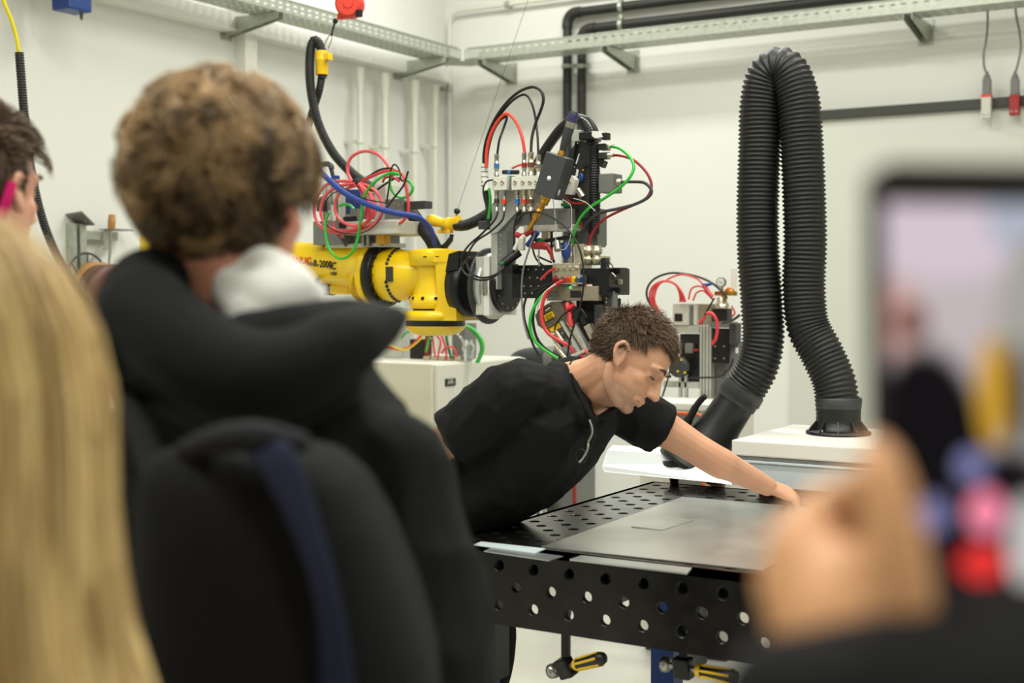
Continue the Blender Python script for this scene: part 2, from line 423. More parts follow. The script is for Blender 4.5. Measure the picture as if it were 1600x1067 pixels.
# ------------------------------------------------------------------ door switches hanging from the tray
for px, tip, cols, lb, sw in [(1542, 185, ('light_grey', 'bright_red'), 'grey safety switch with a red collar hanging over the door rail', [(1543, 14), (1543, 40), (1541, 62), (1537, 85), (1538, 105), (1542, 122)]),
                         (1586, 180, ('dark_red', 'dark_red'), 'dark red safety switch hanging over the door rail', [(1586, 2), (1588, 25), (1593, 50), (1595, 75), (1591, 98), (1587, 118)])]:
    Yp = YR - .11
    top = onY(px, 120, Yp); bot = onY(px, tip, Yp); mid = onY(px, 148, Yp); wd = .026
    t = thing('safety_switch', (top.x, Yp, bot.z), lb, 'switch')
    MB().box((top.x - wd, Yp - .018, bot.z), (top.x + wd, Yp + .03, mid.z), .004).build('body', cols[0], t)
    MB().box((top.x - wd - .001, Yp - .019, mid.z - .016), (top.x + wd + .001, Yp + .031, mid.z), .002).build('collar', cols[1], t)
    MB().box((top.x - wd * .85, Yp - .015, mid.z), (top.x + wd * .85, Yp + .025, top.z - .01), .004).build('connector_block', 'mid_grey', t)
    MB().lathe((top.x, Yp, top.z - .015), (0, 0, 1), [(0, .018), (.02, .018), (.03, .010), (.045, .008)], 12).build('cable_gland', 'mid_grey', t)
    for dx in (-.012, .012):
        MB().cyl((top.x + dx, Yp - .021, bot.z + .02), (top.x + dx, Yp - .017, bot.z + .02), .005, 8).build('screw', 'steel', t)
    pts = [onY(a_, b_, Yp) for a_, b_ in sw]; pts[0].z = ZB + .05; pts[-1].z = top.z + .02; pts[-1].x = top.x
    MB().tube(catmull(pts, 6), .006, 8).build('cable', 'mid_grey', t)
    MB().box((top.x - .015, Yp + .028, bot.z + .03), (top.x + .015, YR - .001, bot.z + .08)).build('mounting_bracket', 'steel', t)

# blue hoist motor peeking in under the ceiling line
q = onX(112, -6, XL + .30)
t = thing('blue_sensor_box', q, 'small blue device fixed under the cable tray', 'device')
MB().box((q.x - .06, q.y - .07, q.z - .075), (q.x + .06, q.y + .07, ZB - .001), .012).build('body', 'blue_paint', t)
MB().torus((q.x + .03, q.y + .03, q.z - .075), (1, 1, 0), .03, .006, 16, 6).build('hanger', 'dark_grey', t)
# ================================================================== welding table
TX0, TY0, TZ = -1.888, 2.80, .86
TL, TD, PH = 1.70, 1.235, .20
HR = .014
wt = thing('welding_table', (TX0, TY0, 0), 'black perforated steel welding table with blue legs', 'table')
BORE = MB()
def holed(mb, o, u, v, L, H, cells, n=12, th=.018, r=HR):
    """plate o + u*L + v*H (cells of size p with round holes) as a solid sheet of thickness th along w"""
    o, u, v = Vector(o), Vector(u), Vector(v); w_ = u.cross(v)
    p = .1
    # each 0.1 cell split in 4 quarter cells of .05; holes sit at cell centres given in `cells` (a, b in metres)
    holes = {(round(a * 20), round(b * 20)) for a, b in cells}
    # tile the plate into 0.1 x 0.1 squares rotated grid is awkward: use .05 tiles, a hole tile is the square of side .05 about its centre
    nx, ny = round(L / .025), round(H / .025); done = set()
    for (i, j) in holes:
        ci, cj = i * 2, j * 2
        for di in (-1, 0):
            for dj in (-1, 0): done.add((ci + di, cj + dj))
        c = o + u * (i * .05) + v * (j * .05)
        ring = [c + (u * math.cos(2 * PI * k / n + PI / 4) + v * math.sin(2 * PI * k / n + PI / 4)) * r for k in range(n)]
        sq = []
        for k in range(n):
            a_ = 2 * PI * k / n + PI / 4; m_ = max(abs(math.cos(a_)), abs(math.sin(a_)))
            sq.append(c + (u * math.cos(a_) + v * math.sin(a_)) * (.025 / m_))
        ch = [c + (q - c) * 1.14 for q in ring]
        lo = [q - w_ * .0015 for q in ring]; bt = [q - w_ * th for q in ring]; sb = [q - w_ * th for q in sq]
        vs = sq + ch + lo + bt + sb; fs = []
        for k in range(n):
            k2 = (k + 1) % n
            for l in (0, 1, 3): fs.append((l * n + k, l * n + k2, (l + 1) * n + k2, (l + 1) * n + k))
        mb.add(vs, fs)
        BORE.add(lo + bt, [(k, (k + 1) % n, n + (k + 1) % n, n + k) for k in range(n)], True)
    for j in range(ny):                              # plain tiles joined into runs
        i = 0
        while i < nx:
            if (i, j) in done: i += 1; continue
            k = i
            while k < nx and (k, j) not in done: k += 1
            a_, b_ = o + u * (L * i / nx) + v * (H * j / ny), o + u * (L * k / nx) + v * (H * (j + 1) / ny)
            q = [o + u * (L * x / nx) + v * (H * y / ny) for x, y in ((i, j), (k, j), (k, j + 1), (i, j + 1))]
            mb.add(q + [z - w_ * th for z in q], [(0, 1, 2, 3), (4, 7, 6, 5)])
            i = k
    q = [o, o + u * L, o + u * L + v * H, o + v * H]
    mb.add(q + [z - w_ * th for z in q], [(0, 1, 5, 4), (1, 2, 6, 5), (2, 3, 7, 6), (3, 0, 4, 7)])
    return mb
cells = []
for i in range(1, 34):
    for j in range(1, 24):
        if (i + j) % 2 == 0 and not (i % 2 == 0 and j % 2 == 1): cells.append((i * .05, j * .05))
cells = [(a, b) for a, b in cells if .03 < a < TL - .03 and .03 < b < 1.2]
holed(MB(), (TX0, TY0, TZ), (1, 0, 0), (0, 1, 0), TL, 1.225, cells).build('top_plate', 'table_black', wt)
side = [(i * .05, j * .05) for i in range(1, 34) for j in (1, 2, 3) if (i + j) % 2 == 0]
FP = MB(); holed(FP, (TX0, TY0, TZ - PH), (1, 0, 0), (0, 0, 1), TL, PH, side); FP.build('front_panel', 'table_black', wt)
sd = [(i * .05, j * .05) for i in range(1, 24) for j in (1, 2, 3) if (i + j) % 2 == 0]
MBs = MB(); holed(MBs, (TX0, TY0 + 1.225, TZ - PH), (0, -1, 0), (0, 0, 1), 1.225, PH, sd); MBs.build('side_panel', 'table_black', wt)
MBs = MB(); holed(MBs, (TX0 + TL, TY0, TZ - PH), (0, 1, 0), (0, 0, 1), 1.225, PH, sd); MBs.build('side_panel', 'table_black', wt)
MBs = MB(); holed(MBs, (TX0 + TL, TY0 + 1.225, TZ - PH), (-1, 0, 0), (0, 0, 1), TL, PH, side); MBs.build('back_panel', 'table_black', wt)
BORE.build('hole_bores', 'black_matte', wt)['kind'] = 'stuff'  # bores coloured matte black, painting in the shade inside the holes
MB().box((TX0 + .02, TY0 + .10, TZ - .09), (TX0 + TL - .02, TY0 + .112, TZ - .019)).build('stiffener', 'table_black', wt)  # unseen bar added behind the top hole row to keep those holes dark
for x in (.45, .85, 1.25):
    MB().box((TX0 + x, TY0 + .02, TZ - .12), (TX0 + x + .012, TY0 + 1.2, TZ - .019)).build('stiffener', 'table_black', wt)
lx = onY(1034, 1040, 3.84).x
for (x, y) in ((TX0 + .045, TY0 + .07), (lx, 3.88), (TX0 + TL - .1, TY0 + .07), (TX0 + TL - .1, 3.88)):
    l = MB().box((x - .04, y - .04, .06), (x + .04, y + .04, TZ - .019), .004).build('leg', 'blue_paint', wt)
    MB().box((x + .041, y - .035, .5), (x + .072, y + .035, TZ - .019)).build('leg_gusset', 'black_metal', l)
    MB().lathe((x, y, 0), (0, 0, 1), [(0, .05), (.015, .05), (.02, .02), (.06, .02)], 16).build('levelling_foot', 'black_metal', l)

# sheets lying on the table
def flat(name, px, Z, th, m, label, cat='metal sheet', group=None):
    P = [onZ(a, b, Z) for a, b in px]; o = Vector((P[0].x, P[0].y, Z))
    ob = MB().prism(P, (0, 0, th)).build(name, m, None, o); tag(ob, label, cat, group); return ob
fl, bl, fr = onZ(846, 856, TZ), onZ(1066, 778, TZ), onZ(1190, 893, TZ)
br = fr + (bl - fl) * 1.0
sheet = MB().prism([fl, fr, br, bl], (0, 0, .003)).build('steel_sheet', 'sheet_metal', None, (fl.x, fl.y, TZ)); sheet.location.z = TZ + .0005
tag(sheet, 'large bare grey steel sheet lying on the perforated table', 'metal sheet')
flat('metal_plate', [(986.5, 823.5), (1034.5, 828.5), (1084, 813.5), (1030, 808)], TZ + .0037, .0025, 'plate_metal', 'small bright metal plate lying on the large steel sheet')
flat('metal_strip', [(890, 876), (908, 870), (1081, 889.5), (1074, 898)], TZ + .0005, .004, 'plate_metal', 'long narrow bright strip with a notched edge at the front of the table')
flat('metal_strip', [(756, 862), (770, 855), (880, 870), (858, 877)], TZ + .0005, .002, 'plate_metal', 'bright metal strip by the table corner, under a shorter bluish one')
flat('metal_strip', [(740, 852), (752, 847), (853, 858), (835, 865)], TZ + .003, .002, 'grey_blue', 'pale bluish metal strip lying over the bright strip at the table corner')

# screw clamps hanging under the front panel
def clamp(px, py, label, hd, Yc):
    c = onY(px, py, Yc); t = thing('screw_clamp', (c.x, Yc, c.z), label, 'clamp')
    MB().box((c.x - .011, Yc - .005, c.z - .01), (c.x + .011, Yc + .006, TZ - .125), .001).build('rail', 'black_metal', t)
    MB().box((c.x - .03, Yc - .006, TZ - .16), (c.x + .02, TY0 + .018 + .001, TZ - .125), .003).build('fixed_jaw', 'black_metal', t)
    hd = Vector(hd).normalized()
    MB().obox(c, (.05, .034, .044), axis_rot(hd), .006).build('sliding_arm', 'black_metal', t)
    MB().cyl(c - hd * .055, c + hd * .05, .008, 12).build('spindle', 'steel', t)
    MB().lathe(c - hd * .06, hd, [(0, .012), (.004, .019), (.016, .019), (.022, .010)], 16).build('pressure_pad', 'steel', t)
    h = MB().lathe(c + hd * .04, hd, [(0, .012), (.008, .016), (.02, .0145), (.06, .0165), (.085, .018), (.1, .014), (.104, .006)], 14).build('handle', 'black_plastic', t)
    h['label'] = 'black and yellow grip'
    u = hd.orthogonal().normalized(); w_ = hd.cross(u)
    for k in range(6):
        a_ = 2 * PI * k / 6; d_ = u * math.cos(a_) + w_ * math.sin(a_)
        MB().tube([c + hd * .052 + d_ * .0148, c + hd * .1 + d_ * .0158, c + hd * .128 + d_ * .0166], .0035, 6).build('grip_stripe', 'clip_yellow', h)
    MB().lathe(c + hd * .036, hd, [(0, .0135), (.010, .0168), (.014, .0165)], 14).build('collar', 'clip_yellow', h)
    return t
clamp(884, 1043, 'screw clamp with a steel pad and striped grip hanging under the table front', (.82, -.25, .34), TY0 + .045)
clamp(1068, 1043, 'screw clamp with a striped grip hanging beside the blue leg', (1, -.12, .02), TY0 + .05)

def ZV_(): return Vector((0, 0, 1))
# ================================================================== fume extractor behind the table
BY = 3.86
a, b = onY(1143, 687, BY), onY(1143, 711, BY); zg0 = onY(1143, 757, BY).z
X0 = a.x; X1 = X0 + .62; D = .56
ex = thing('fume_extractor', (X0, TY0 + TD + .03, 0), 'fume extractor with white lid, grey-blue band and orange cabinet', 'extractor')
MB().box((X0, BY, b.z), (X1, BY + D, a.z), .005).build('lid', 'white', ex)
MB().box((X0 + .003, BY + .003, b.z - .012), (X1 - .003, BY + D - .003, b.z - .0005)).build('seal_strip', 'mid_grey', ex)
MB().box((X0 - .006, BY - .006, b.z - .02), (X1 + .006, BY + D, b.z - .0125), .002).build('rim', 'grey_blue', ex)
MB().box((X0, BY, zg0), (X1, BY + D, b.z - .0205), .003).build('filter_housing', 'grey_blue', ex)
yb = TY0 + TD + .045
MB().box((X0 + .005, yb, .56), (X1 - .02, BY + D, zg0 - .0005), .008).build('cabinet', 'orange', ex)
for x in (X0 + .07, X1 - .09):
    for y in (yb + .06, BY + D - .07):
        MB().cyl((x - .015, y, .04), (x + .015, y, .04), .04, 14).box((x - .012, y - .012, .045), (x + .012, y + .012, .081)).build('caster', 'black_rubber', ex)
        MB().box((x - .015, y - .015, .0815), (x + .015, y + .015, .5595), .002).build('leg', 'light_grey', ex)
# hose: flange on the lid, up, over and down to the hood
zl_ = a.z
fc = onZ(1310, 678, zl_)
HY = fc.y
hp = [(1310, 676), (1309, 640), (1303, 596), (1284, 552), (1262, 508), (1256, 450), (1258, 380), (1256, 300), (1252, 220), (1247, 160), (1233, 118), (1215, 107), (1198, 122), (1189, 165), (1187, 230), (1184, 320), (1185, 400), (1190, 470), (1192, 530), (1182, 575), (1160, 612)]
HP = []
for i, (x, y) in enumerate(hp):
    s_ = i / (len(hp) - 1)
    HP.append(onY(x, y, HY - .02 * max(0, s_ - .5) * 2))
HP[0] = Vector((fc.x, HY, zl_ + .012))
rad = .068
hose = thing('extraction_hose', (fc.x, HY, zl_), 'black ribbed extraction hose bent in a tall loop above the white lid', 'hose')
corrugated(HP, rad, .0145, .0042, 28).build('ribbed_hose', 'black_rubber', hose)
MB().lathe((fc.x, HY, zl_ + .001), (0, 0, 1), [(0, .104), (.008, .104), (.012, .09), (.014, .074), (.05, .071), (.085, .071)], 32).build('flange', 'black_plastic', hose)
for k in range(10):
    a_ = 2 * PI * k / 10; d_ = Vector((math.cos(a_), math.sin(a_), 0))
    c = Vector((fc.x, HY, zl_)) + d_ * .088
    MB().prism([c - d_ * .016 + Vector((0, 0, .012)), c + d_ * .012 + Vector((0, 0, .012)), c - d_ * .016 + Vector((0, 0, .045))], d_.cross(Vector((0, 0, 1))) * .004).build('flange_rib', 'black_plastic', hose)
    MB().cyl((c.x, c.y, zl_ + .013), (c.x, c.y, zl_ + .02), .005, 6).build('bolt', 'steel', hose) if k % 2 else None
MB().lathe((fc.x, HY, zl_ + .085), (0, 0, 1), [(0, .0725), (.03, .0745), (.034, .071)], 28).build('hose_cuff', 'dark_grey', hose)
# hood on the free end
e1 = HP[-1]; ed = (HP[-1] - HP[-2]).normalized(); tip = onY(1075, 742, HY - .10)
hd_ = (tip - e1).normalized()
hood = thing('extraction_hood', e1, 'black extraction hood with a curved handle and pale flat skirt plate', 'extraction hood')
MB().lathe(e1 - hd_ * .015, hd_, [(0, .074), (.035, .076), (.037, .072), (.06, .071)], 28).build('cuff', 'dark_grey', hood)
MB().lathe(e1 + hd_ * .03, hd_, [(0, .066), (.09, .069), (.16, .078), (.23, .10), (.27, .125), (.285, .126), (.285, .118), (.2, .08)], 32).build('nozzle', 'black_plastic', hood)
hs = e1.y + .0
hpth = [(1128, 690), (1108, 668), (1088, 650), (1078, 655), (1074, 664), (1082, 648), (1094, 628), (1104, 620)]
hb = onY(1136, 672, HY - .06)
hh = [onY(1132, 655, HY - .09), onY(1112, 664, HY - .10), onY(1094, 668, HY - .10), onY(1076, 664, HY - .10), onY(1066, 668, HY - .10)]
g = [onY(x, y, HY - .10) for x, y in ((1064, 674), (1078, 652), (1088, 634), (1098, 622), (1103, 619))]
MB().tube(catmull(g, 5), [.017] * 5 + [.013] * 5 + [.011] * 5 + [.010] * 5 + [.007], 10).build('handle', 'black_plastic', hood)
MB().tube(catmull([onY(x, y, HY - .09) for x, y in ((1066, 676), (1088, 676), (1106, 668), (1122, 652))], 5), .014, 10).build('handle_bridge', 'black_plastic', hood)
# flat skirt plate, tilted towards the table
mat('skirt', (204, 209, 208), .25, .1, coat=.3)
pp = [(944, 737, 3.93), (941, 729, 3.94), (949, 703, 4.0), (956, 697, 4.02), (1010, 699, 4.05), (1108, 705, 4.10), (1144, 716, 4.06), (1144, 757, 3.93), (1100, 752, 3.93)]
MB().prism([onY(x, y, Y) for x, y, Y in pp], (0, .004, .002)).build('skirt_plate', 'skirt', hood)
foot = onY(1054, 748, 4.02)
MB().lathe((foot.x, foot.y, TZ + .0005), ZV_(), [(0, .014), (.018, .018), (.03, .034), (.055, .04), (.075, .04)], 20).build('hood_foot', 'black_plastic', hood)
MB().cyl((foot.x - .0, foot.y - .03, TZ + .03), (foot.x, foot.y - .045, TZ + .03), .005, 8).build('bolt', 'steel', hood)
# ================================================================== industrial robot (arm along +X on the plane YB)
YB = 4.03
XV = Vector((1, 0, 0)); ZV = Vector((0, 0, 1)); YV = Vector((0, 1, 0))
def rp(px, py, dy=0): return onY(px, py, YB + dy)
def cable(parent, name, m, rpx, pts, dy=0, n=7, sm=6, dys=None, Y=None):
    Y0 = (YB if Y is None else Y)
    P = [onY(x, y, Y0 + (dys[i] if dys else dy)) for i, (x, y) in enumerate(pts)]
    r = rpx * mpp(P[0]); return MB().tube(catmull(P, sm), r, n).build(name, m, parent)
J1 = rp(330, 600)                                    # base column, behind the onlookers
rb = thing('industrial_robot', (J1.x, YB + .05, 0), 'yellow industrial robot arm reaching out with its wrist level', 'robot')
m_ = mpp(rp(570, 430))
P = [rp(330, 404), rp(400, 405), rp(485, 409), rp(560, 414), rp(573, 420), rp(584, 428)]
MB().tube(P, [x * m_ for x in (44, 34, 31, 36, 42, 49)], 32).build('forearm', 'robot_yellow', rb)
cr = rp(597, 430)
MB().lathe(cr - XV * .05, XV, [(0, .105), (.012, .123), (.034, .123), (.036, .11)], 40).build('forearm_flange', 'robot_yellow', rb)
ring = MB().lathe(cr - XV * .012, XV, [(0, .119), (.002, .122), (.036, .122), (.038, .12), (.038, .08)], 40).build('joint_ring', 'black_metal', rb)
boltm = shared(MB().lathe((0, 0, 0), (0, 0, 1), [(0, .0065), (.006, .0065), (.007, .0055)], 10), 'bolt', 'black_plastic')
for k in range(18):
    a_ = 2 * PI * k / 18
    piece('bolt', boltm, cr + XV * .026 + YV * (.108 * math.cos(a_)) + ZV * (.108 * math.sin(a_)), ring, axis_rot(XV))
dome = MB().lathe(cr + XV * .026, XV, [(0, .098), (.02, .101), (.05, .101), (.09, .094), (.13, .083), (.17, .068), (.21, .06)], 36).build('wrist_dome', 'robot_yellow', rb)
for k in range(9):
    for lo in (0, 1):
        a_ = (math.radians(100 + 8.5 * k) if lo else math.radians(182 + 8 * k))
        # arcs on the visible side of the dome
        d_ = -YV * math.sin(math.radians(8 + 9.5 * k)) * 1 + (ZV if lo else -ZV) * math.cos(math.radians(8 + 9.5 * k))
        if k < 7 + (1 - lo): piece('bolt', boltm, cr + XV * .088 + d_ * .0965, dome, axis_rot(d_ * .8 + XV * .5))
MB().obox(cr + XV * .105 - YV * .0955 + ZV * .002, (.030, .014, .056), Matrix.Rotation(-.28, 3, 'Z'), .002).build('cover_plate', 'dark_grey', dome)
# wrist yoke about the upright axis
cy_ = lambda y: rp(680, y)
def zl_of(y): return cy_(y).z
C5 = cy_(440)
def stack(name, m, prof, parent=rb, n=36, cx=None):
    c = cx or C5
    return MB().lathe((c.x, c.y, zl_of(prof[0][0])), ZV, [(zl_of(y) - zl_of(prof[0][0]), r) for y, r in prof], n).build(name, m, parent)
stack('wrist_cap', 'robot_yellow', [(417, .070), (415, .094), (396, .098), (391, .092), (389, .06)])
stack('wrist_barrel', 'robot_yellow', [(462, .084), (450, .076), (430, .073), (417, .076)])
fl5 = stack('wrist_collar', 'robot_yellow', [(482, .088), (478, .096), (466, .096), (461, .084)])
stack('wrist_seal', 'black_metal', [(487, .084), (482, .084)])
stack('wrist_base', 'robot_yellow', [(500, .112), (496, .119), (489, .117), (485, .098)])
stack('wrist_band', 'black_plastic', [(512, .106), (506, .112), (500, .110)])
stack('wrist_cover', 'robot_yellow', [(524, .06), (520, .092), (512, .110), (509, .114)])
for k in range(12):
    a_ = 2 * PI * k / 12 + .1; d_ = XV * math.cos(a_) + YV * math.sin(a_)
    piece('bolt', boltm, Vector((C5.x, C5.y, zl_of(466))) + d_ * .091, fl5, axis_rot(d_))
a, b = rp(640, 402), rp(726, 402)
# side web towards the tool, with the slanted lower brace
fx0, fx1 = rp(697, 450).x, rp(724, 450).x
web = [(fx0 + .0, zl_of(392)), (fx1, zl_of(394)), (fx1 + .02, zl_of(500)), (fx0 - .02, zl_of(500)), (fx0 + .015, zl_of(472)), (fx0 + .005, zl_of(420))]
MB().prism([(x, YB - .075, z) for x, z in web], (0, .15, 0)).build('wrist_web', 'robot_yellow', rb)
MB().prism([(C5.x - .03, YB - .09, zl_of(410)), (fx1 - .005, YB - .075, zl_of(410)), (fx1 - .005, YB - .075, zl_of(392)), (C5.x - .03, YB - .09, zl_of(392))], (0, .17, 0)).build('wrist_bridge', 'robot_yellow', rb)
for px in (664, 683, 718): MB().obox(rp(px, 401, -.095), (.012, .006, .004)).build('screw_slot', 'black_plastic', rb)
fl = rp(718, 447)
MB().lathe((fl.x, YB, fl.z), XV, [(0, .08), (.004, .105), (.03, .11), (.062, .112), (.066, .1)], 36).build('tool_flange', 'black_metal', rb)
MB().prism([(fl.x + .005, YB - .1, fl.z + .05), (fl.x + .062, YB - .1, fl.z + .06), (fl.x + .062, YB - .1, fl.z + .125), (fl.x + .02, YB - .1, fl.z + .115)], (0, .2, 0)).build('flange_guard', 'black_metal', rb)
# lower body, mostly behind the onlookers
MB().obox(rp(300, 420), (.34, .30, .34), None, .05).build('elbow_housing', 'robot_yellow', rb)
MB().tube([rp(300, 420), rp(295, 620), rp(290, 800)], [.15, .13, .16], 24).build('lower_arm', 'robot_yellow', rb)
zb = rp(290, 800)
MB().lathe((zb.x, YB, 0), ZV, [(0, .34), (.06, .34), (.08, .25), (.4, .23), (.45, .28), (max(.5, zb.z + .1), .24)], 32).build('turntable', 'robot_yellow', rb)
mo = rp(505, 449, .04)
MB().cyl(mo - XV * .05, mo + XV * .05, .032, 20).build('wrist_motor', 'dark_grey', rb)
MB().obox(mo + XV * .02 + ZV * .02 - YV * .02, (.07, .03, .05), None, .006).build('motor_bracket', 'alu_grey', rb)
MB().cyl(rp(495, 438, -.06), rp(495, 438, -.078), .010, 14).build('plug', 'black_plastic', rb)
MB().obox(rp(536, 452, .03), (.10, .05, .04), None, .01).build('arm_rib', 'robot_yellow', rb)
for k, (m, px) in enumerate((('dark_green', 555), ('orange', 549), ('black_plastic', 560))):
    cable(rb, 'cable', m, 1.6, [(px - 8, 440), (px, 455), (px + 10, 470), (px + 25, 478)], dy=-.01 - .008 * k)
# lettering wrapped on the forearm
def arm_text(s, px, py, size, m, sx=1.0, tilt=0):
    c = rp(px, 410); t = (px - 485) / 75; cz = rp(px, 409 + 5.5 * t); R = (31 + 5 * t) * m_ + .0008
    me = text_mesh(s, size); zoff = rp(px, py).z - cz.z; th0 = math.asin(max(-.95, min(.95, zoff / R)))
    slope = (rp(560, 414).z - rp(485, 409).z) / (rp(560, 414).x - rp(485, 409).x)
    pw = Vector(WORLD[rb.name])
    for v in me.vertices:
        x, y, z = v.co; th = th0 + y / R; rr = R + z + .0018 + (.056 * x)
        v.co = Vector((c.x + x * sx + y * tilt, YB - rr * math.cos(th), cz.z + slope * x + rr * math.sin(th))) - pw
    me.materials.clear(); me.materials.append(MATS[m])
    o = bpy.data.objects.new('lettering', me); COL.objects.link(o); o.parent = rb
arm_text('FANUC', 488, 408, .038, 'bright_red', 1.0)
arm_text('Robot', 507, 412, .026, 'mid_grey', .72, .2)
arm_text('R-2000', 526, 413.5, .038, 'black_plastic', .86)
arm_text('iC', 542.5, 416.5, .040, 'black_plastic', .86, .2)
arm_text('165F', 541, 428, .020, 'black_plastic', .9)

# ================================================================== valve box on the forearm
vb = thing('valve_box', rp(560, 384), 'open grey valve unit with coiled red and green tubes on the robot forearm', 'valve unit')
boxY(538, 345, 619, 366, YB - .13, .26, bev=.004).build('tray', 'light_grey', vb)
boxY(489, 345, 538, 382, YB - .10, .22, bev=.003).build('end_plate', 'alu_grey', vb)
boxY(508, 380, 600, 387, YB - .06, .14, bev=.002).build('mounting_plate', 'alu', vb)
boxY(538, 366, 600, 381, YB - .05, .10).build('spacer_block', 'alu_grey', vb)
boxY(588, 366, 600, 382, YB - .09, .04).build('brass_post', 'brass', vb)
for px in (565, 572, 590): boxY(px, 368, px + 4, 384, YB - .075, .012).build('bolt', 'steel', vb)
for px, h in ((503, 288), (511, 290), (519, 289), (528, 294), (534, 297)):
    boxY(px, h, px + 6, 345, YB - .04, .05, bev=.002).build('profile_bar', 'alu', vb)
boxY(585, 288, 602, 345, YB - .03, .10, bev=.002).build('rear_plate', 'light_grey', vb)
boxY(601, 311, 629, 342, YB - .05, .012, bev=.001).build('side_plate', 'alu_grey', vb)
for x, y in ((616, 318), (623, 320), (617, 333)): MB().cyl(rp(x, y, -.053), rp(x, y, -.0505), .003, 8).build('screw', 'nickel', vb)
boxY(630, 314, 664, 326, YB - .04, .05, bev=.004).build('arm_bar', 'dark_grey', vb)
boxY(540, 296, 558, 333, YB - .05, .07, bev=.004).build('solenoid_valve', 'blue_paint', vb)
boxY(562, 300, 580, 342, YB - .03, .06, bev=.003).build('solenoid_valve', 'alu', vb)
boxY(547, 326, 560, 345, YB - .08, .03, bev=.002).build('connector', 'mid_grey', vb)
boxY(536, 338, 556, 347, YB - .085, .03, bev=.002).build('connector', 'black_plastic', vb)
boxY(529, 348, 539, 356, YB - .14, .02, bev=.003).build('knob', 'black_plastic', vb)
boxY(494, 312, 504, 330, YB - .08, .03, bev=.002).build('connector', 'dark_grey', vb)
MB().sphere(rp(500, 308, -.07), .012, 10, 8).build('fitting', 'nickel', vb)
boxY(518, 320, 522.5, 345, YB - .145, .006).build('tag_strip', 'white', vb)
MB().tube(catmull([rp(517, 262, -.04), rp(519, 270, -.04), rp(521, 278, -.04)], 4), .008, 8).build('elbow_fitting', 'black_plastic', vb)
MB().tube(catmull([rp(500, 258, -.04), rp(511, 256, -.04), rp(517, 259, -.04), rp(518, 264, -.04)], 4), .011, 10).build('elbow_fitting', 'dark_grey', vb)
boxY(517, 274, 526, 280, YB - .05, .02, bev=.002).build('elbow_base', 'blue_paint', vb)
T = 'tube'
cable(vb, T, 'pink_tube', 2.6, [(553, 284), (530, 283), (508, 290), (494, 310), (491, 332), (498, 350), (514, 361), (538, 364), (566, 358), (590, 345), (597, 325), (592, 306), (578, 292), (560, 286)], dy=-.15)
cable(vb, T, 'pink_tube', 2.6, [(554, 287), (530, 291), (509, 305), (501, 328), (506, 346), (520, 358), (542, 361), (566, 352), (580, 335), (581, 312), (570, 295), (560, 288)], dy=-.165)
cable(vb, T, 'pink_tube', 2.4, [(557, 290), (537, 297), (525, 312), (524, 330), (533, 345), (552, 353), (572, 348), (586, 332), (584, 310), (572, 297), (563, 292)], dy=-.158)
cable(vb, T, 'pink_tube', 2.6, [(550, 284), (543, 268), (546, 250), (557, 240), (573, 236), (590, 241), (602, 253), (609, 264)], dy=-.09)
cable(vb, T, 'red_tube', 2.4, [(560, 286), (580, 276), (600, 268), (618, 267), (629, 273), (634, 290), (638, 315), (637, 334), (628, 347), (618, 350)], dy=-.11)
cable(vb, T, 'red_tube', 2.2, [(557, 288), (565, 300), (573, 318), (571, 340)], dy=-.14)
cable(vb, T, 'red_tube', 2.2, [(562, 289), (570, 303), (577, 322), (574, 345), (560, 357), (542, 362)], dy=-.17)
cable(vb, T, 'red_tube', 2.0, [(598, 285), (602, 278), (612, 276), (624, 283)], dy=-.06)
cable(vb, T, 'pink_tube', 1.6, [(521, 345), (522, 355), (528, 364), (535, 372)], dy=-.15)
cable(vb, T, 'green_tube', 2.2, [(515, 331), (509, 345), (509, 365), (513, 385), (522, 399), (533, 404), (546, 399), (555, 385), (561, 362), (565, 330), (568, 310), (578, 292), (594, 278), (611, 270), (624, 272)], dy=-.18)
cable(vb, T, 'green_tube', 2.2, [(530, 322), (538, 319), (547, 321), (553, 327)], dy=-.15)
cable(vb, T, 'green_tube', 2.3, [(624, 272), (612, 274), (609, 286), (614, 300), (626, 309), (638, 306), (645, 295), (641, 285), (632, 280)], dy=-.10)
cable(vb, T, 'black_plastic', 1.7, [(520, 283), (556, 284), (575, 276), (592, 266), (608, 263), (622, 268)], dy=-.10)
cable(vb, T, 'black_plastic', 1.4, [(604, 318), (608, 290), (611, 265), (617, 257), (624, 266), (626, 280)], dy=-.13)
cable(vb, T, 'black_plastic', 1.6, [(600, 330), (615, 310), (630, 290), (637, 270), (638, 268)], dy=-.13)
cable(vb, T, 'black_plastic', 1.8, [(590, 296), (606, 285), (620, 278), (630, 283)], dy=-.05)
cable(vb, T, 'black_plastic', .9, [(545, 296), (520, 302), (508, 320), (508, 345), (522, 360), (550, 366), (575, 360), (592, 345), (600, 328)], dy=-.175)
cable(vb, T, 'black_plastic', 1.0, [(520, 278), (545, 300), (575, 312), (610, 318)], dy=-.19)
MB().sphere(rp(557, 285, -.15), .018, 10, 8, (1, .8, .9)).build('cable_tie', 'black_matte', vb)
cable(vb, 'cable_tail', 'dark_grey', 2.6, [(528, 366), (534, 373), (541, 384)], dy=-.14)
cable(vb, 'blue_hose', 'blue_hose', 4.6, [(480, 240), (496, 264), (515, 282), (535, 299), (560, 313), (590, 325), (620, 333), (648, 338), (664, 348), (674, 362), (679, 384)], dys=[-.15, -.17, -.2, -.215, -.215, -.21, -.18, -.14, -.08, -.04, -.01])

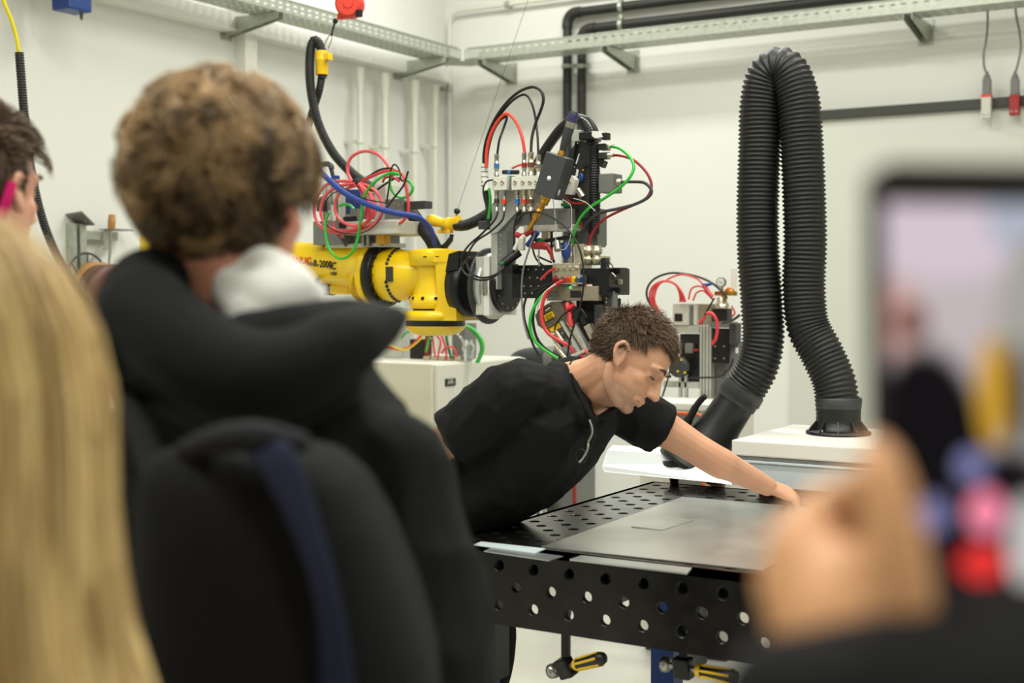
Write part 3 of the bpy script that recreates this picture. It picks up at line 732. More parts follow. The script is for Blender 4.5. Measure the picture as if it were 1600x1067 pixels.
# ================================================================== overhead dress pack: balancer, clamp, ribbed hoses
hb = rp(505, 100, .10); Yh = YB + .10
ph = thing('ribbed_cable_hose', onY(690, 388, Yh - .1), 'black ribbed cable hose looping up to the yellow clamp and down to the robot', 'hose')
corrugated([onY(x, y, Yh + d) for x, y, d in ((504, 122, 0), (504, 100, 0), (503, 82, 0), (497, 66, .0), (490, 64, -.005), (485, 80, -.02), (484, 120, -.04), (489, 160, -.04), (500, 200, -.03), (520, 238, -.02), (545, 266, 0), (575, 290, .0), (610, 310, .0), (640, 330, -.03), (655, 350, -.06), (672, 372, -.09), (684, 396, -.10))], lambda t: .0175 + .007 * max(0, min(1, (t - .55) * 4)), .0085, .0018, 14).build('ribbed_hose', 'black_rubber', ph)
corrugated([onY(x, y, Yh + d) for x, y, d in ((503, 118, 0), (499, 140, 0), (491, 165, .02), (480, 200, .05), (462, 240, .08), (440, 290, .1), (400, 360, .05))], .015, .0085, .0016, 12).build('ribbed_hose', 'black_rubber', ph)
clampo = thing('hose_clamp', onY(503, 97, Yh), 'yellow hose clamp hanging from the red balancer on a wire hook', 'hose clamp')
MB().tube([onY(503, 117, Yh) + ZV * d for d in (0, .005, .05, .055, .062, .067, .09, .095)], [.0235, .0245, .0245, .027, .027, .0245, .0245, .0235], 18, cap=False).build('sleeve', 'clip_yellow', clampo)
MB().obox(onY(512, 89, Yh), (.03, .03, .03), None, .005).build('lug', 'clip_yellow', clampo)
MB().cyl(onY(511, 94, Yh - .028), onY(511, 94, Yh + .02), .006, 10).build('bolt', 'steel', clampo)
MB().tube(catmull([onY(x, y, Yh) for x, y in ((508, 76), (508, 68), (513, 58), (518, 55), (518, 62), (513, 76))], 5), .0022, 6, closed=False).build('wire_hook', 'steel', clampo)
MB().tube([onY(x, y, Yh) for x, y in ((518, 56), (520, 46), (523, 36))], .004, 8).build('swivel', 'black_plastic', clampo)
bal = onY(547, 7, Yh)
bo = thing('spring_balancer', bal, 'red round spring balancer hanging above the yellow clamp', 'balancer')
MB().lathe(bal - (YV * .8 - XV * .35).normalized() * .032, (YV * .8 - XV * .35), [(0, .045), (.005, .054), (.055, .054), (.06, .045)], 30).build('drum', 'bright_red', bo)
MB().lathe(bal - (YV * .8 - XV * .35).normalized() * .036, (YV * .8 - XV * .35), [(0, .02), (.005, .022)], 20).build('hub_cap', 'bright_red', bo)
MB().prism([onY(528, 20, Yh - .01), onY(533, 0, Yh - .01), onY(545, 28, Yh - .01), onY(526, 30, Yh - .01)], (0, .025, 0)).build('cable_guide', 'bright_red', bo)
MB().sphere(onY(524, 33, Yh), .011, 12, 8).build('rubber_stop', 'black_plastic', bo)
MB().obox(onY(561, 21, Yh - .02), (.022, .02, .028), None, .003).build('label_plate', 'black_plastic', bo)
MB().tube([bal + ZV * .05, Vector((bal.x, bal.y, CEIL - .001))], .006, 8).build('hanger_rod', 'steel', bo)
# second suspension: thin wire, ball and yellow clamp at the wrist
Y2 = YB + .02
c2 = thing('hose_clamp', onY(694, 349, Y2), 'yellow hose clamp hanging beside the robot wrist on a thin wire with a black ball', 'hose clamp')
MB().tube(catmull([onY(x, y, Y2) for x, y in ((670, 343), (682, 346), (696, 350), (706, 349), (719, 345))], 4), [.018, .021, .022, .021, .020, .019, .018, .019, .021, .024, .026, .024, .022, .022, .021, .021, .02], 14).build('sleeve', 'clip_yellow', c2)
MB().obox(onY(696, 361, Y2), (.055, .03, .016), None, .004).build('jaw', 'clip_yellow', c2)
MB().cyl(onY(691, 356, Y2 - .03), onY(691, 356, Y2 + .02), .006, 10).build('bolt', 'steel', c2)
MB().sphere(onY(714, 330, Y2), .012, 14, 10).build('ball_stop', 'black_plastic', c2)
MB().tube([onY(714, 330, Y2), onY(713, 341, Y2)], .004, 6).build('swivel', 'steel', c2)
w1 = onY(714, 330, Y2); w2 = onY(825, 0, Y2 + .6); dirw = (w2 - w1); top = w1 + dirw * ((CEIL - .002 - w1.z) / dirw.z)
MB().tube([w1, top], .0009, 5).build('wire', 'dark_grey', c2)
MB().tube(catmull([onY(x, y, Y2) for x, y in ((706, 366), (704, 374), (696, 384), (686, 391))], 4), [.008] * 4 + [.011] * 4 + [.012] * 4 + [.008], 8).build('strap', 'black_matte', c2)
ph2 = thing('ribbed_cable_hose', onY(740, 345, Y2), 'short black ribbed hose between the wrist clamp and the tool', 'hose')
corrugated([onY(x, y, Y2) for x, y in ((712, 352), (726, 352), (742, 346), (758, 337), (774, 326), (790, 312))], .0195, .0085, .0017, 14).build('ribbed_hose', 'black_rubber', ph2)
# ================================================================== laser tool on the robot flange
tp = rp(790, 447)
tool = thing('laser_tool', tp, 'laser processing tool packed with cables, valves and fittings on the robot flange', 'laser tool')
def X_(px): return rp(px, 447).x
def disc(name, m, p0, p1, rpx, n=40, cyy=447, ch=.003):
    r = rpx * mpp(tp); c = rp(770, cyy); x0, x1 = X_(p0), X_(p1)
    return MB().lathe((x0, YB, c.z), XV, [(0, r - ch), (ch, r), (x1 - x0 - ch, r), (x1 - x0, r - ch)], n).build(name, m, tool)
boxY(743, 401, 754, 492, YB - .10, .20, bev=.003).build('coupling_plate', 'light_grey', tool)
boxY(755, 400, 764, 493, YB - .095, .19, bev=.003).build('coupling_plate', 'white', tool)
disc('rear_disc', 'dark_grey', 762, 766, 60)
disc('flange_disc', 'alu', 766, 776, 52)
sr = disc('torque_ring', 'steel', 776, 784, 44)
bd = disc('tool_disc', 'black_metal', 784, 796, 41)
screw = shared(MB().lathe((0, 0, 0), (0, 0, 1), [(0, .003), (.0025, .003)], 8), 'screw', 'nickel')
for k in range(14):
    a_ = 2 * PI * k / 14; d_ = YV * math.cos(a_) + ZV * math.sin(a_)
    piece('screw', screw, Vector((X_(796) + .0005, YB, rp(770, 447).z)) + d_ * .08, bd, axis_rot(XV))
for k in range(10):
    a_ = PI + PI * k / 9; d_ = YV * math.sin(a_) + ZV * math.cos(a_)
    piece('screw', screw, Vector((X_(780), YB, rp(770, 447).z)) + d_ * .1005, sr, axis_rot(d_))
boxY(767, 322, 777, 452, YB - .09, .03, bev=.002).build('upright_plate', 'alu', tool)
up = boxY(776, 322, 792, 410, YB - .088, .06, bev=.001).build('upright_rib', 'alu_grey', tool)
for y in (368, 378, 389, 399): MB().cyl(rp(782, y, -.090), rp(782, y, -.0885), .0035, 8).build('screw', 'nickel', up)
q = [(766, 320), (806, 320), (806, 332), (778, 362), (766, 366)]
MB().prism([rp(x, y, -.10) for x, y in q], (0, .012, 0)).build('gusset', 'alu', tool)
MB().prism([rp(x, y, -.088) for x, y in ((806, 332), (812, 340), (790, 366), (778, 362))], (0, .05, 0)).build('gusset_edge', 'alu_grey', tool)
boxY(747, 345, 767, 358, YB - .09, .06, bev=.002).build('hose_bracket', 'dark_grey', tool)
# black arm with screws, control box, black head
ab = boxY(800, 414, 862, 466, YB - .06, .10, bev=.002).build('tool_arm', 'black_metal', tool)
for x in (815, 826, 838, 849):
    for y in (421, 434, 447, 458):
        piece('screw', screw, rp(x + (y - 421) * .15, y, -.0605), ab, axis_rot(-YV))
cb = boxY(854, 447, 934, 470, YB - .10, .10, bev=.003).build('control_box', 'nickel', tool); cb.data.materials[0] = mat('tan_grey', (148, 138, 118), .45, .2)
boxY(856, 455, 872, 464, YB - .1012, .001).build('label_plate', 'mid_grey', cb)
boxY(891, 454, 908, 465, YB - .1015, .0014).build('label_plate', 'black_plastic', cb)
for k, s in enumerate(('LASER', 'HEAD CTRL', 'UNIT')):
    pass
MB().sphere(rp(891, 449, -.102), .004, 10, 8).build('status_light', 'led_green', cb)
hd = boxY(904, 419, 951, 461, YB - .09, .16, bev=.003).build('laser_head', 'black_metal', tool)
boxY(913, 443, 927, 448, YB - .0915, .001).build('name_strip', 'black_plastic', hd)
boxY(913.5, 444, 916, 447.4, YB - .0922, .0008).build('name_mark', 'bright_red', hd)
boxY(916.6, 444.2, 925, 447.4, YB - .0922, .0008).build('name_mark', 'white', hd)
boxY(900, 466, 946, 516, YB - .05, .12, bev=.004).build('head_column', 'black_matte', tool)
boxY(928, 476, 942, 506, YB - .085, .05, bev=.003).build('cover_block', 'dark_grey', tool)
boxY(944, 458, 953, 503, YB - .07, .04, bev=.001).build('side_rail', 'dark_grey', tool)
sp = boxY(952, 455, 959, 488, YB - .06, .03, bev=.001).build('side_plate', 'alu_grey', tool)
for y in (466, 472, 480, 494): piece('screw', screw, rp(948, y, -.071), sp, axis_rot(-YV))
boxY(951, 418, 957, 458, YB - .05, .08, bev=.002).build('end_cap', 'black_metal', tool)
for y0, y1 in ((418, 428), (449, 458)):
    boxY(956, y0, 969, y1, YB - .05, .06, bev=.003).build('clamp_block', 'black_metal', tool)
boxY(956, 436, 967, 444, YB - .03, .03, bev=.002).build('latch', 'steel', tool)
MB().cyl(rp(966, 440, -.02), rp(971, 440, -.02), .005, 10).build('latch_pin', 'nickel', tool)
boxY(938, 403, 946, 420, YB - .05, .03, bev=.002).build('cable_anchor', 'black_plastic', tool)
cable(tool, 'wire', 'black_plastic', .9, [(944, 412), (952, 410), (958, 418), (956, 428), (960, 436)], dy=-.06)
cable(tool, 'wire', 'nickel', .7, [(948, 418), (956, 426), (962, 432)], dy=-.065)
# nickel valve cluster
nb = boxY(863, 411, 906, 434, YB - .10, .08, bev=.004).build('valve_block', 'nickel', tool)
for x in (868, 877, 886, 895): MB().cyl(rp(x, 419, -.10), rp(x, 419, -.118), .009, 12).build('valve_stem', 'nickel', nb)
boxY(870, 430, 912, 444, YB - .11, .06, bev=.004).build('fitting_block', 'nickel', tool)
for x, m in ((868, 'dark_red'), (880, 'steel'), (888, 'bright_red'), (897, 'clip_yellow'), (903, 'steel'), (910, 'blue_paint')):
    MB().cyl(rp(x, 434, -.10), rp(x - 1, 438, -.128), .009, 12).build('push_fitting', m, tool)
boxY(898, 381, 912, 424, YB - .08, .06, bev=.002).build('riser_block', 'nickel', tool)
MB().lathe(rp(892, 412, -.06), ZV, [(0, .009), (.02, .012), (.03, .012), (.033, .010), (.055, .010), (.058, .013), (.068, .013)], 14).build('elbow_fitting', 'nickel', tool)
for x in (920, 932):
    MB().lathe(rp(x, 412, -.05), ZV, [(0, .014), (.012, .019), (.02, .019), (.022, .014), (.032, .014), (.034, .020), (.05, .020), (.052, .016), (.062, .016)], 16).build('hose_fitting', 'nickel', tool)
boxY(908, 400, 942, 414, YB - .05, .06, bev=.004).build('fitting_base', 'nickel', tool)
boxY(912, 379, 934, 386, YB + .0, .06, bev=.002).build('top_plate', 'mid_grey', tool)
cable(tool, 'hose', 'red_tube', 2.2, [(868, 419), (858, 424), (848, 434), (845, 437)], dy=-.12)
# big hoses falling from the cluster
cable(tool, 'hose', 'red_tube', 3.0, [(880, 438), (866, 446), (854, 458), (847, 478), (847, 502), (856, 520), (872, 531), (888, 540), (898, 552)], dys=[-.13, -.14, -.15, -.155, -.155, -.15, -.14, -.13, -.12])
cable(tool, 'hose', 'green_tube', 2.6, [(876, 440), (858, 452), (842, 468), (831, 488), (828, 510), (834, 530), (850, 546), (872, 560)], dys=[-.12, -.14, -.15, -.155, -.155, -.15, -.14, -.13])
cable(tool, 'hose', 'black_plastic', 2.3, [(874, 438), (856, 448), (842, 460), (835, 480), (833, 505), (840, 530), (856, 548), (880, 562)], dys=[-.11, -.13, -.14, -.145, -.145, -.14, -.13, -.12])
cable(tool, 'hose', 'black_plastic', 2.0, [(870, 440), (852, 446), (830, 454), (820, 472), (819, 495), (826, 520), (836, 545), (846, 562)], dy=-.135)
cable(tool, 'hose', 'mid_grey', 1.5, [(836, 364), (825, 395), (817, 425), (815, 460), (818, 500), (826, 530)], dy=-.16)
cable(tool, 'hose', 'white', 1.2, [(868, 444), (852, 456), (842, 474), (838, 490)], dy=-.15)
# long loop of thin black cable round the tool
cable(tool, 'cable', 'black_plastic', 1.6, [(806, 352), (810, 342), (822, 333), (840, 331), (860, 338), (882, 353), (898, 373), (908, 398), (912, 430), (910, 460), (903, 490), (893, 520), (888, 545), (886, 565)], dy=-.19)
cable(tool, 'cable', 'black_plastic', 1.6, [(810, 332), (804, 352), (803, 380), (802, 405)], dy=-.12)
cable(tool, 'cable', 'black_plastic', 1.6, [(829, 330), (831, 355), (832, 385), (838, 405), (850, 416)], dy=-.12)
cable(tool, 'cable', 'black_plastic', 2.2, [(862, 330), (862, 360), (862, 395), (866, 410)], dy=-.05)
cable(tool, 'cable', 'black_plastic', 1.6, [(840, 400), (850, 405), (862, 410)], dy=-.1)
cable(tool, 'cable', 'black_plastic', 1.7, [(778, 331), (772, 345), (752, 366), (732, 384), (722, 402), (724, 424), (742, 436), (762, 437), (778, 428), (788, 416)], dys=[-.14, -.15, -.16, -.16, -.15, -.15, -.16, -.17, -.17, -.15])
cable(tool, 'cable', 'black_plastic', 1.7, [(788, 331), (784, 345), (766, 362), (744, 377), (732, 396), (730, 414), (738, 428), (754, 434), (772, 430), (788, 419)], dys=[-.14, -.15, -.16, -.16, -.15, -.15, -.16, -.17, -.17, -.15])
MB().sphere(rp(783, 412, -.15), .008, 10, 8, (1.6, 1, 1)).build('green_ferrule', 'dark_green', tool)
MB().tube([rp(785, 412, -.14), rp(798, 403, -.12), rp(812, 394, -.10)], [.013, .016, .014], 12).build('cable_plug', 'black_plastic', tool)
boxY(786, 412, 800, 428, YB - .13, .05, bev=.006).build('plug_socket', 'black_plastic', tool)
# manifolds and fittings on top
mf = boxY(769, 276, 791, 297, YB - .15, .06, bev=.002).build('manifold', 'cabinet_white', tool)
mf2 = boxY(799, 275, 844, 296, YB - .15, .06, bev=.002).build('manifold', 'cabinet_white', tool)
boxY(790, 279, 800, 294, YB - .13, .04).build('manifold_link', 'mid_grey', tool)
boxY(790, 275, 800, 279, YB - .125, .03).build('green_clip', 'dark_green', tool)
for x, p_ in ((774, mf), (785, mf), (805, mf2), (817, mf2), (828, mf2), (838, mf2)):
    MB().lathe(rp(x, 285, -.1502), -YV, [(0, .0075), (.003, .0075), (.003, .004), (.0005, .004)], 12).build('port', 'nickel', p_)
def fitting(x, y0, y1, band, m, parent, big=1.0, dy=-.13):
    """upright hose fitting from pixel row y1 (bottom) to y0"""
    b = rp(x, y1, dy); t_ = rp(x, y0, dy); h = (t_ - b).length; s = big
    f = MB().lathe(b, ZV, [(0, .0085 * s), (h * .16, .0085 * s), (h * .17, .0068 * s), (h * .3, .0068 * s), (h * .31, .009 * s), (h * .62, .009 * s), (h * .63, .0075 * s), (h * .8, .0075 * s), (h * .81, .0085 * s), (h, .0085 * s)], 12).build('hose_fitting', m, parent)
    if band:
        MB().lathe(b + ZV * h * .38, ZV, [(0, .0096 * s), (h * .2, .0096 * s)], 12).build('colour_band', band, f)
    return f
for x, y0, bnd, m, s in ((776, 241, 'blue_band', 'steel', 1), (819, 239, 'dark_red', 'steel', 1), (829.5, 238, 'brown', 'nickel', 1.25), (841, 242, 'mid_grey', 'nickel', 1)):
    if bnd == 'brown': mat('brown', (96, 62, 44), .5)
    fitting(x, y0, 276, bnd, m, tool, s)
for x, bnd, m, s in ((776, 'dark_grey', 'steel', 1), (787.5, 'bright_red', 'steel', 1), (808, 'blue_band', 'steel', 1), (819, 'bright_red', 'nickel', 1), (829.5, 'brown', 'nickel', 1.25)):
    fitting(x, 297, 331, bnd, m, tool, s)
MB().tube([rp(786, 269, -.12), rp(810, 269, -.12)], .008, 10).build('level_fitting', 'black_plastic', tool)
MB().tube([rp(795, 269, -.12), rp(799, 269, -.12)], .009, 10).build('colour_band', 'blue_band', tool)
cable(tool, 'hose', 'pink_tube', 1.8, [(800, 263), (812, 258), (826, 257), (838, 262), (848, 264)], dy=-.09)
cable(tool, 'hose', 'green_tube', 1.6, [(842, 268), (850, 256), (858, 246)], dy=-.08)
boxY(776, 297, 845, 326, YB - .09, .03, bev=.002).build('rear_plate', 'light_grey', tool)
boxY(806, 326, 880, 352, YB - .07, .05, bev=.002).build('support_block', 'alu_grey', tool)
boxY(818, 351, 894, 361, YB - .09, .07, bev=.002).build('cross_bar', 'light_grey', tool)
boxY(846, 361, 856, 376, YB - .04, .03, bev=.001).build('wire_mesh_sleeve', 'nickel', tool)
boxY(872, 326, 890, 356, YB - .10, .06, bev=.003).build('terminal_block', 'mid_grey', tool)
# tape and handles
MB().tube(catmull([rp(x, y, -.13) for x, y in ((806, 366), (816, 369), (828, 362), (832, 360))], 4), .010, 8).build('red_ribbon', 'dark_red', tool)
MB().tube(catmull([rp(x, y, -.14) for x, y in ((804, 390), (812, 376), (820, 368))], 4), .008, 8).build('white_ribbon', 'white', tool)
MB().tube(catmull([rp(x, y, -.12) for x, y in ((824, 384), (832, 374), (840, 362))], 4), .010, 8).build('blue_ribbon', 'blue_paint', tool)
boxY(809, 372, 817, 391, YB - .15, .02, bev=.003).build('sensor', 'light_grey', tool)
hx = MB().tube(catmull([rp(x, y, -.14) for x, y in ((831, 386), (838, 384), (848, 384), (855, 386), (860, 394), (863, 406))], 4), [.008] * 3 + [.013] * 10 + [.009] * 4 + [.006] * 4, 10).build('red_handle', 'dark_red', tool)
MB().cyl(rp(842, 390, -.14), rp(842, 416, -.14), .003, 8).build('hex_key', 'steel', tool)
MB().sphere(rp(884, 392, -.10), .022, 12, 10, (.7, .7, 1.5)).build('blue_hose_end', 'blue_paint', tool)
MB().cyl(rp(870, 378, -.12), rp(872, 391, -.13), .013, 14).build('sensor_barrel', 'steel', tool)
MB().sphere(rp(843, 376, -.10), .012, 10, 8, (1.6, 1, .8)).build('green_knob', 'dark_green', tool)
MB().tube(catmull([rp(x, y, -.06) for x, y in ((838, 382), (856, 376), (880, 372), (900, 370))], 4), .007, 8).build('black_cord', 'black_plastic', tool)
MB().tube(catmull([rp(x, y, -.055) for x, y in ((858, 386), (872, 382), (890, 380))], 4), .005, 8).build('black_cord', 'black_plastic', tool)
for pts in (((864, 312), (868, 345), (868, 378)), ((880, 312), (892, 322), (893, 345), (891, 372), (884, 388), (876, 390)), ((896, 310), (915, 316), (930, 330))):
    cable(tool, 'wire', 'light_grey', .6, pts, dy=-.15)
# tilted grey optics box with brass and fibre connectors
ax = (rp(869, 242, -.17) - rp(849.5, 306, -.17)); ax.y = 0; hh = ax.length; up_ = ax.normalized(); rt = Vector((up_.z, 0, -up_.x)); R3 = Matrix((rt, YV, up_)).transposed()
oc = (rp(869, 242, -.2) + rp(849.5, 306, -.2)) / 2; oc.y = YB - .20 + .03
wx = .082
ob = MB().obox(oc, (wx, .06, hh), R3, .003).build('optics_box', 'dark_grey', tool); ob.data.materials[0] = mat('optics_grey', (66, 68, 70), .42, .2)
MB().lathe(oc - YV * .0305 - up_ * .01 + rt * 0, -YV, [(0, .008), (.003, .006), (.004, .002)], 14).build('white_cap', 'white', ob)
MB().sphere(oc + rt * (wx / 2) - up_ * .045 - YV * .01, .012, 12, 8, (.12, .5, 1.0), R3).build('badge', 'light_grey', ob)
lb = oc - up_ * hh / 2
MB().lathe(lb - YV * .005 + up_ * .002, -up_ + rt * -.25, [(0, .014), (.012, .016), (.018, .014), (.02, .016), (.03, .016), (.032, .011), (.055, .011), (.057, .014), (.09, .014), (.092, .009), (.125, .008), (.128, .006), (.14, .004)], 16).build('brass_connector', 'brass', tool)
tt = oc + up_ * hh / 2 - YV * .0
fdir = (rp(893, 188) - rp(877, 238)); fdir.y = 0; fdir.normalize()
MB().lathe(tt - up_ * .002, fdir, [(0, .012), (.012, .012), (.016, .010), (.02, .010)], 14).build('brass_collar', 'brass', tool)
fc5 = MB().lathe(tt + fdir * .018, fdir, [(0, .010), (.006, .011), (.05, .016), (.075, .017), (.078, .0165), (.1, .0165), (.125, .0165), (.135, .012)], 18).build('fibre_plug', 'dark_grey', tool)
MB().lathe(tt + fdir * .096, fdir, [(0, .0172), (.02, .0172)], 18).build('plug_sleeve', 'steel', fc5)
for k in range(3): MB().lathe(tt + fdir * (.120 + k * .009), fdir, [(0, .0176), (.004, .0176)], 18).build('violet_ring', 'violet' if k else 'violet', fc5) if mat('violet', (58, 52, 130), .4) else None
# black tilted bracket behind and the tall ribbed hose
bk = MB().prism([rp(x, y, -.06) for x, y in ((898, 222), (922, 222), (920, 340), (896, 345), (880, 330), (884, 300))], (0, .03, 0)).build('tilted_bracket', 'dark_grey', tool)
bk.data.materials[0] = mat('bracket_black', (38, 38, 38), .45)
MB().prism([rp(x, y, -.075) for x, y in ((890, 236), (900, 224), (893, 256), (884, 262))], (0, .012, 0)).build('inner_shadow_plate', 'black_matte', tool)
for x, y in ((903, 224), (894, 254), (898, 261)): piece('screw', screw, rp(x, y, -.061), bk, axis_rot(-YV))
MB().prism([rp(x, y, -.063) for x, y in ((904, 240), (906, 240), (901, 256), (899, 256))], (0, .002, 0)).build('white_mark', 'white', bk)
MB().prism([rp(x, y, -.065) for x, y in ((901, 264), (904, 266), (902, 276), (899, 275))], (0, .003, 0)).build('white_label', 'white', bk)
MB().cyl(rp(914, 256, -.062), rp(914, 256, -.075), .009, 12).build('knob', 'black_plastic', bk)
MB().sphere(rp(908, 277, -.07), .012, 10, 8, (.8, .6, 1.3)).build('blue_knob', 'blue_paint', bk)
MB().sphere(rp(911, 266, -.063), .0035, 8, 6).build('yellow_dot', 'clip_yellow', bk)
MB().prism([rp(x, y, -.10) for x, y in ((893, 274), (899, 281), (892, 304), (883, 303))], (0, .03, 0)).build('white_sensor', 'white', tool)
MB().sphere(rp(891, 284, -.102), .0035, 8, 6).build('yellow_dot', 'clip_yellow', tool)
MB().tube([rp(903, 296, -.08), rp(911, 308, -.08)], [.011, .012], 12).build('sensor_barrel', 'nickel', tool)
cable(tool, 'hose', 'dark_red', 2.0, [(884, 306), (890, 316), (905, 318), (915, 316)], dy=-.09)
boxY(876, 317, 888, 322, YB - .11, .02, bev=.002).build('green_terminal', 'dark_green', tool)
corrugated([rp(x, y, d) for x, y, d in ((928, 365, -.02), (929, 330, -.03), (929, 290, -.04), (928, 250, -.04), (926, 224, -.04), (921, 204, -.03), (913, 190, -.02))], .0195, .0085, .0018, 14).build('ribbed_hose', 'black_rubber', tool)
cable(tool, 'smooth_hose', 'black_plastic', 8.2, [(932, 222), (926, 203), (917, 191), (905, 186), (892, 189), (876, 202), (862, 220), (850, 238), (840, 256), (832, 276)], dys=[.0, .0, .0, .0, .01, .02, .03, .03, .02, .0], n=14)
cable(tool, 'hose_stripe', 'white', .5, [(932, 218), (925, 201), (917, 189), (908, 183)], dy=-.040)
boxY(904, 206, 926, 218, YB - .09, .04, bev=.003).build('hose_clip', 'black_plastic', tool)
MB().prism([rp(x, y, -.09) for x, y in ((925, 205), (936, 205), (940, 214), (930, 216), (924, 212))], (0, .03, 0)).build('clip_saddle', 'white', tool)
boxY(939, 207, 948, 218, YB - .08, .03, bev=.003).build('clip_end', 'black_plastic', tool)
boxY(893, 203, 907, 221, YB - .07, .04, bev=.003).build('clip_mount', 'alu', tool)
for y, m in ((229, 'green'), (243, 'red')):
    boxY(934, y - 5, 946, y + 5, YB - .05, .04, bev=.003).build('valve_port', 'dark_grey', tool)
    MB().lathe(rp(945, y, -.03), XV, [(0, .008), (.008, .011), (.018, .011), (.02, .007), (.034, .007)], 12).build('hose_fitting', 'nickel', tool)
MB().prism([rp(x, y, -.05) for x, y in ((936, 248), (944, 252), (940, 262), (934, 258))], (0, .03, 0)).build('cable_lug', 'black_plastic', tool)
boxY(935, 271, 958, 301, YB - .07, .07, bev=.004).build('junction_box', 'mid_grey', tool)
MB().lathe(rp(957, 285, -.035), XV, [(0, .012), (.006, .014), (.014, .014), (.016, .011), (.03, .011), (.034, .008)], 14).build('cable_gland', 'nickel', tool)
cable(tool, 'hose', 'green_tube', 2.4, [(953, 229), (966, 231), (979, 240), (988, 252), (990, 264), (982, 280), (966, 295), (944, 310), (922, 324), (906, 342), (898, 362), (894, 384)], dys=[-.03, -.05, -.07, -.09, -.1, -.11, -.11, -.11, -.1, -.09, -.08, -.06])
cable(tool, 'hose', 'dark_red', 2.2, [(954, 243), (968, 243), (988, 249), (1003, 261), (1014, 276), (1018, 292), (1011, 308), (995, 318), (972, 328), (948, 340), (932, 354), (923, 370), (920, 388)], dys=[-.03, -.03, -.03, -.03, -.03, -.03, -.03, -.04, -.05, -.05, -.05, -.05, -.05])
cable(tool, 'cable', 'dark_grey', 2.6, [(968, 285), (990, 284), (1008, 286), (1018, 298), (1012, 309), (992, 319), (966, 326), (940, 332), (921, 344), (910, 362), (906, 384)], dys=[-.035, -.05, -.06, -.06, -.06, -.06, -.07, -.07, -.07, -.06, -.05])
cable(tool, 'hose', 'orange', 1.8, [(902, 334), (906, 346), (910, 358)], dy=-.03)
boxY(896, 326, 934, 384, YB - .0, .07, bev=.004).build('riser_panel', 'mid_grey', tool)
# upper loops from the taped bundle
cable(tool, 'hose', 'black_plastic', 2.4, [(756, 262), (756, 240), (761, 215), (774, 185), (792, 160), (812, 143), (832, 136), (845, 142), (849, 156), (845, 172), (837, 192), (831, 215), (829.5, 240)], dys=[-.11] * 11 + [-.12, -.13])
cable(tool, 'hose', 'black_plastic', 1.9, [(758, 262), (759, 240), (766, 210), (780, 182), (798, 160), (814, 149), (824, 150), (832, 165), (837, 188), (840, 215), (841, 243)], dys=[-.10] * 9 + [-.12, -.13])
cable(tool, 'hose', 'bright_red', 2.5, [(760, 262), (760, 240), (765, 215), (776, 192), (788, 179), (797, 180), (808, 194), (816, 216), (820, 241)], dys=[-.125] * 7 + [-.13, -.13])
cable(tool, 'hose', 'black_plastic', 1.9, [(761, 262), (763, 235), (770, 208), (780, 190), (789, 183), (792, 184), (787, 200), (780, 220), (777, 242)], dys=[-.115] * 7 + [-.13, -.13])
tb = MB().tube(catmull([rp(x, y, -.11) for x, y in ((757, 256), (757, 272), (758, 288), (760, 298))], 4), .013, 12).build('taped_bundle', 'white', tool)
for y in (261, 268, 276, 284, 290): MB().tube([rp(757.3, y, -.11), rp(757.3, y + 1, -.11)], .0135, 12).build('tape_mark', 'black_plastic', tb)
cable(tool, 'hose', 'black_plastic', 5.0, [(760, 296), (762, 315), (764, 335), (764, 345)], dy=-.10)
cable(tool, 'hose', 'green_tube', 2.2, [(764, 294), (766, 310), (765, 328), (763, 342)], dy=-.12)
cable(tool, 'hose', 'black_plastic', 1.4, [(770, 281), (760, 284), (755, 296), (757, 312), (762, 330)], dy=-.16)
# slanted welding module under the head
def quadm(name, m, pts, dy, th, parent=tool): return MB().prism([rp(x, y, dy) for x, y in pts], (0, th, 0)).build(name, m, parent)
mod = quadm('laser_module', 'tan_grey', ((836, 492), (843, 482), (862, 471), (874, 473), (882, 486), (889, 502), (870, 520), (856, 520), (840, 508)), -.12, .10)
mod.data.materials[0] = mat('module_brown', (104, 94, 80), .5, .2)
quadm('warning_label', 'clip_yellow', ((849, 492), (862, 485), (867, 495), (853, 503)), -.1215, .001, mod)
quadm('warning_label', 'clip_yellow', ((857, 513), (873, 503), (877, 511), (862, 519)), -.1215, .001, mod)
for q in (((848, 492), (862, 484.3), (862.3, 485.3), (848.5, 493)), ((853, 503.7), (867.5, 495.4), (867, 494.6), (852.7, 502.7)), ((856, 513), (873, 502.3), (873.4, 503.2), (856.5, 514))): quadm('label_border', 'black_plastic', q, -.123, .001, mod)
for k in range(3): quadm('label_line', 'black_plastic', ((852 + k, 494.5 + k * 2.6), (862 + k, 489 + k * 2.6), (862.3 + k, 489.7 + k * 2.6), (852.3 + k, 495.3 + k * 2.6)), -.123, .001, mod)
quadm('black_label', 'black_plastic', ((849, 484), (860, 477), (862, 480.5), (851, 488)), -.1212, .001, mod)
quadm('label_print', 'white', ((851, 485), (859.5, 479.5), (860.3, 481), (852, 486.4)), -.1225, .001, mod)
def slat(name, m, x0, y0, x1, y1, wpx, dy, th):
    a_, b_ = rp(x0, y0, dy), rp(x1, y1, dy); d_ = (b_ - a_).normalized(); n_ = Vector((d_.z, 0, -d_.x)) * wpx * mpp(a_) / 2
    return MB().prism([a_ - n_, a_ + n_, b_ + n_, b_ - n_], (0, th, 0)).build(name, m, tool)
slat('guide_rail', 'alu', 876, 502, 908, 556, 4, -.13, .03)
slat('guide_rail', 'nickel', 884, 500, 916, 552, 4, -.12, .03)
slat('rail_gap', 'black_metal', 888, 500, 919, 551, 6, -.10, .03)
slat('slide_plate', 'alu', 896, 506, 917, 548, 7, -.115, .03)
slat('rail_edge', 'steel', 901, 507, 922, 546, 1.6, -.12, .03)
slat('slide_body', 'black_metal', 906, 505, 926, 548, 14, -.09, .05)
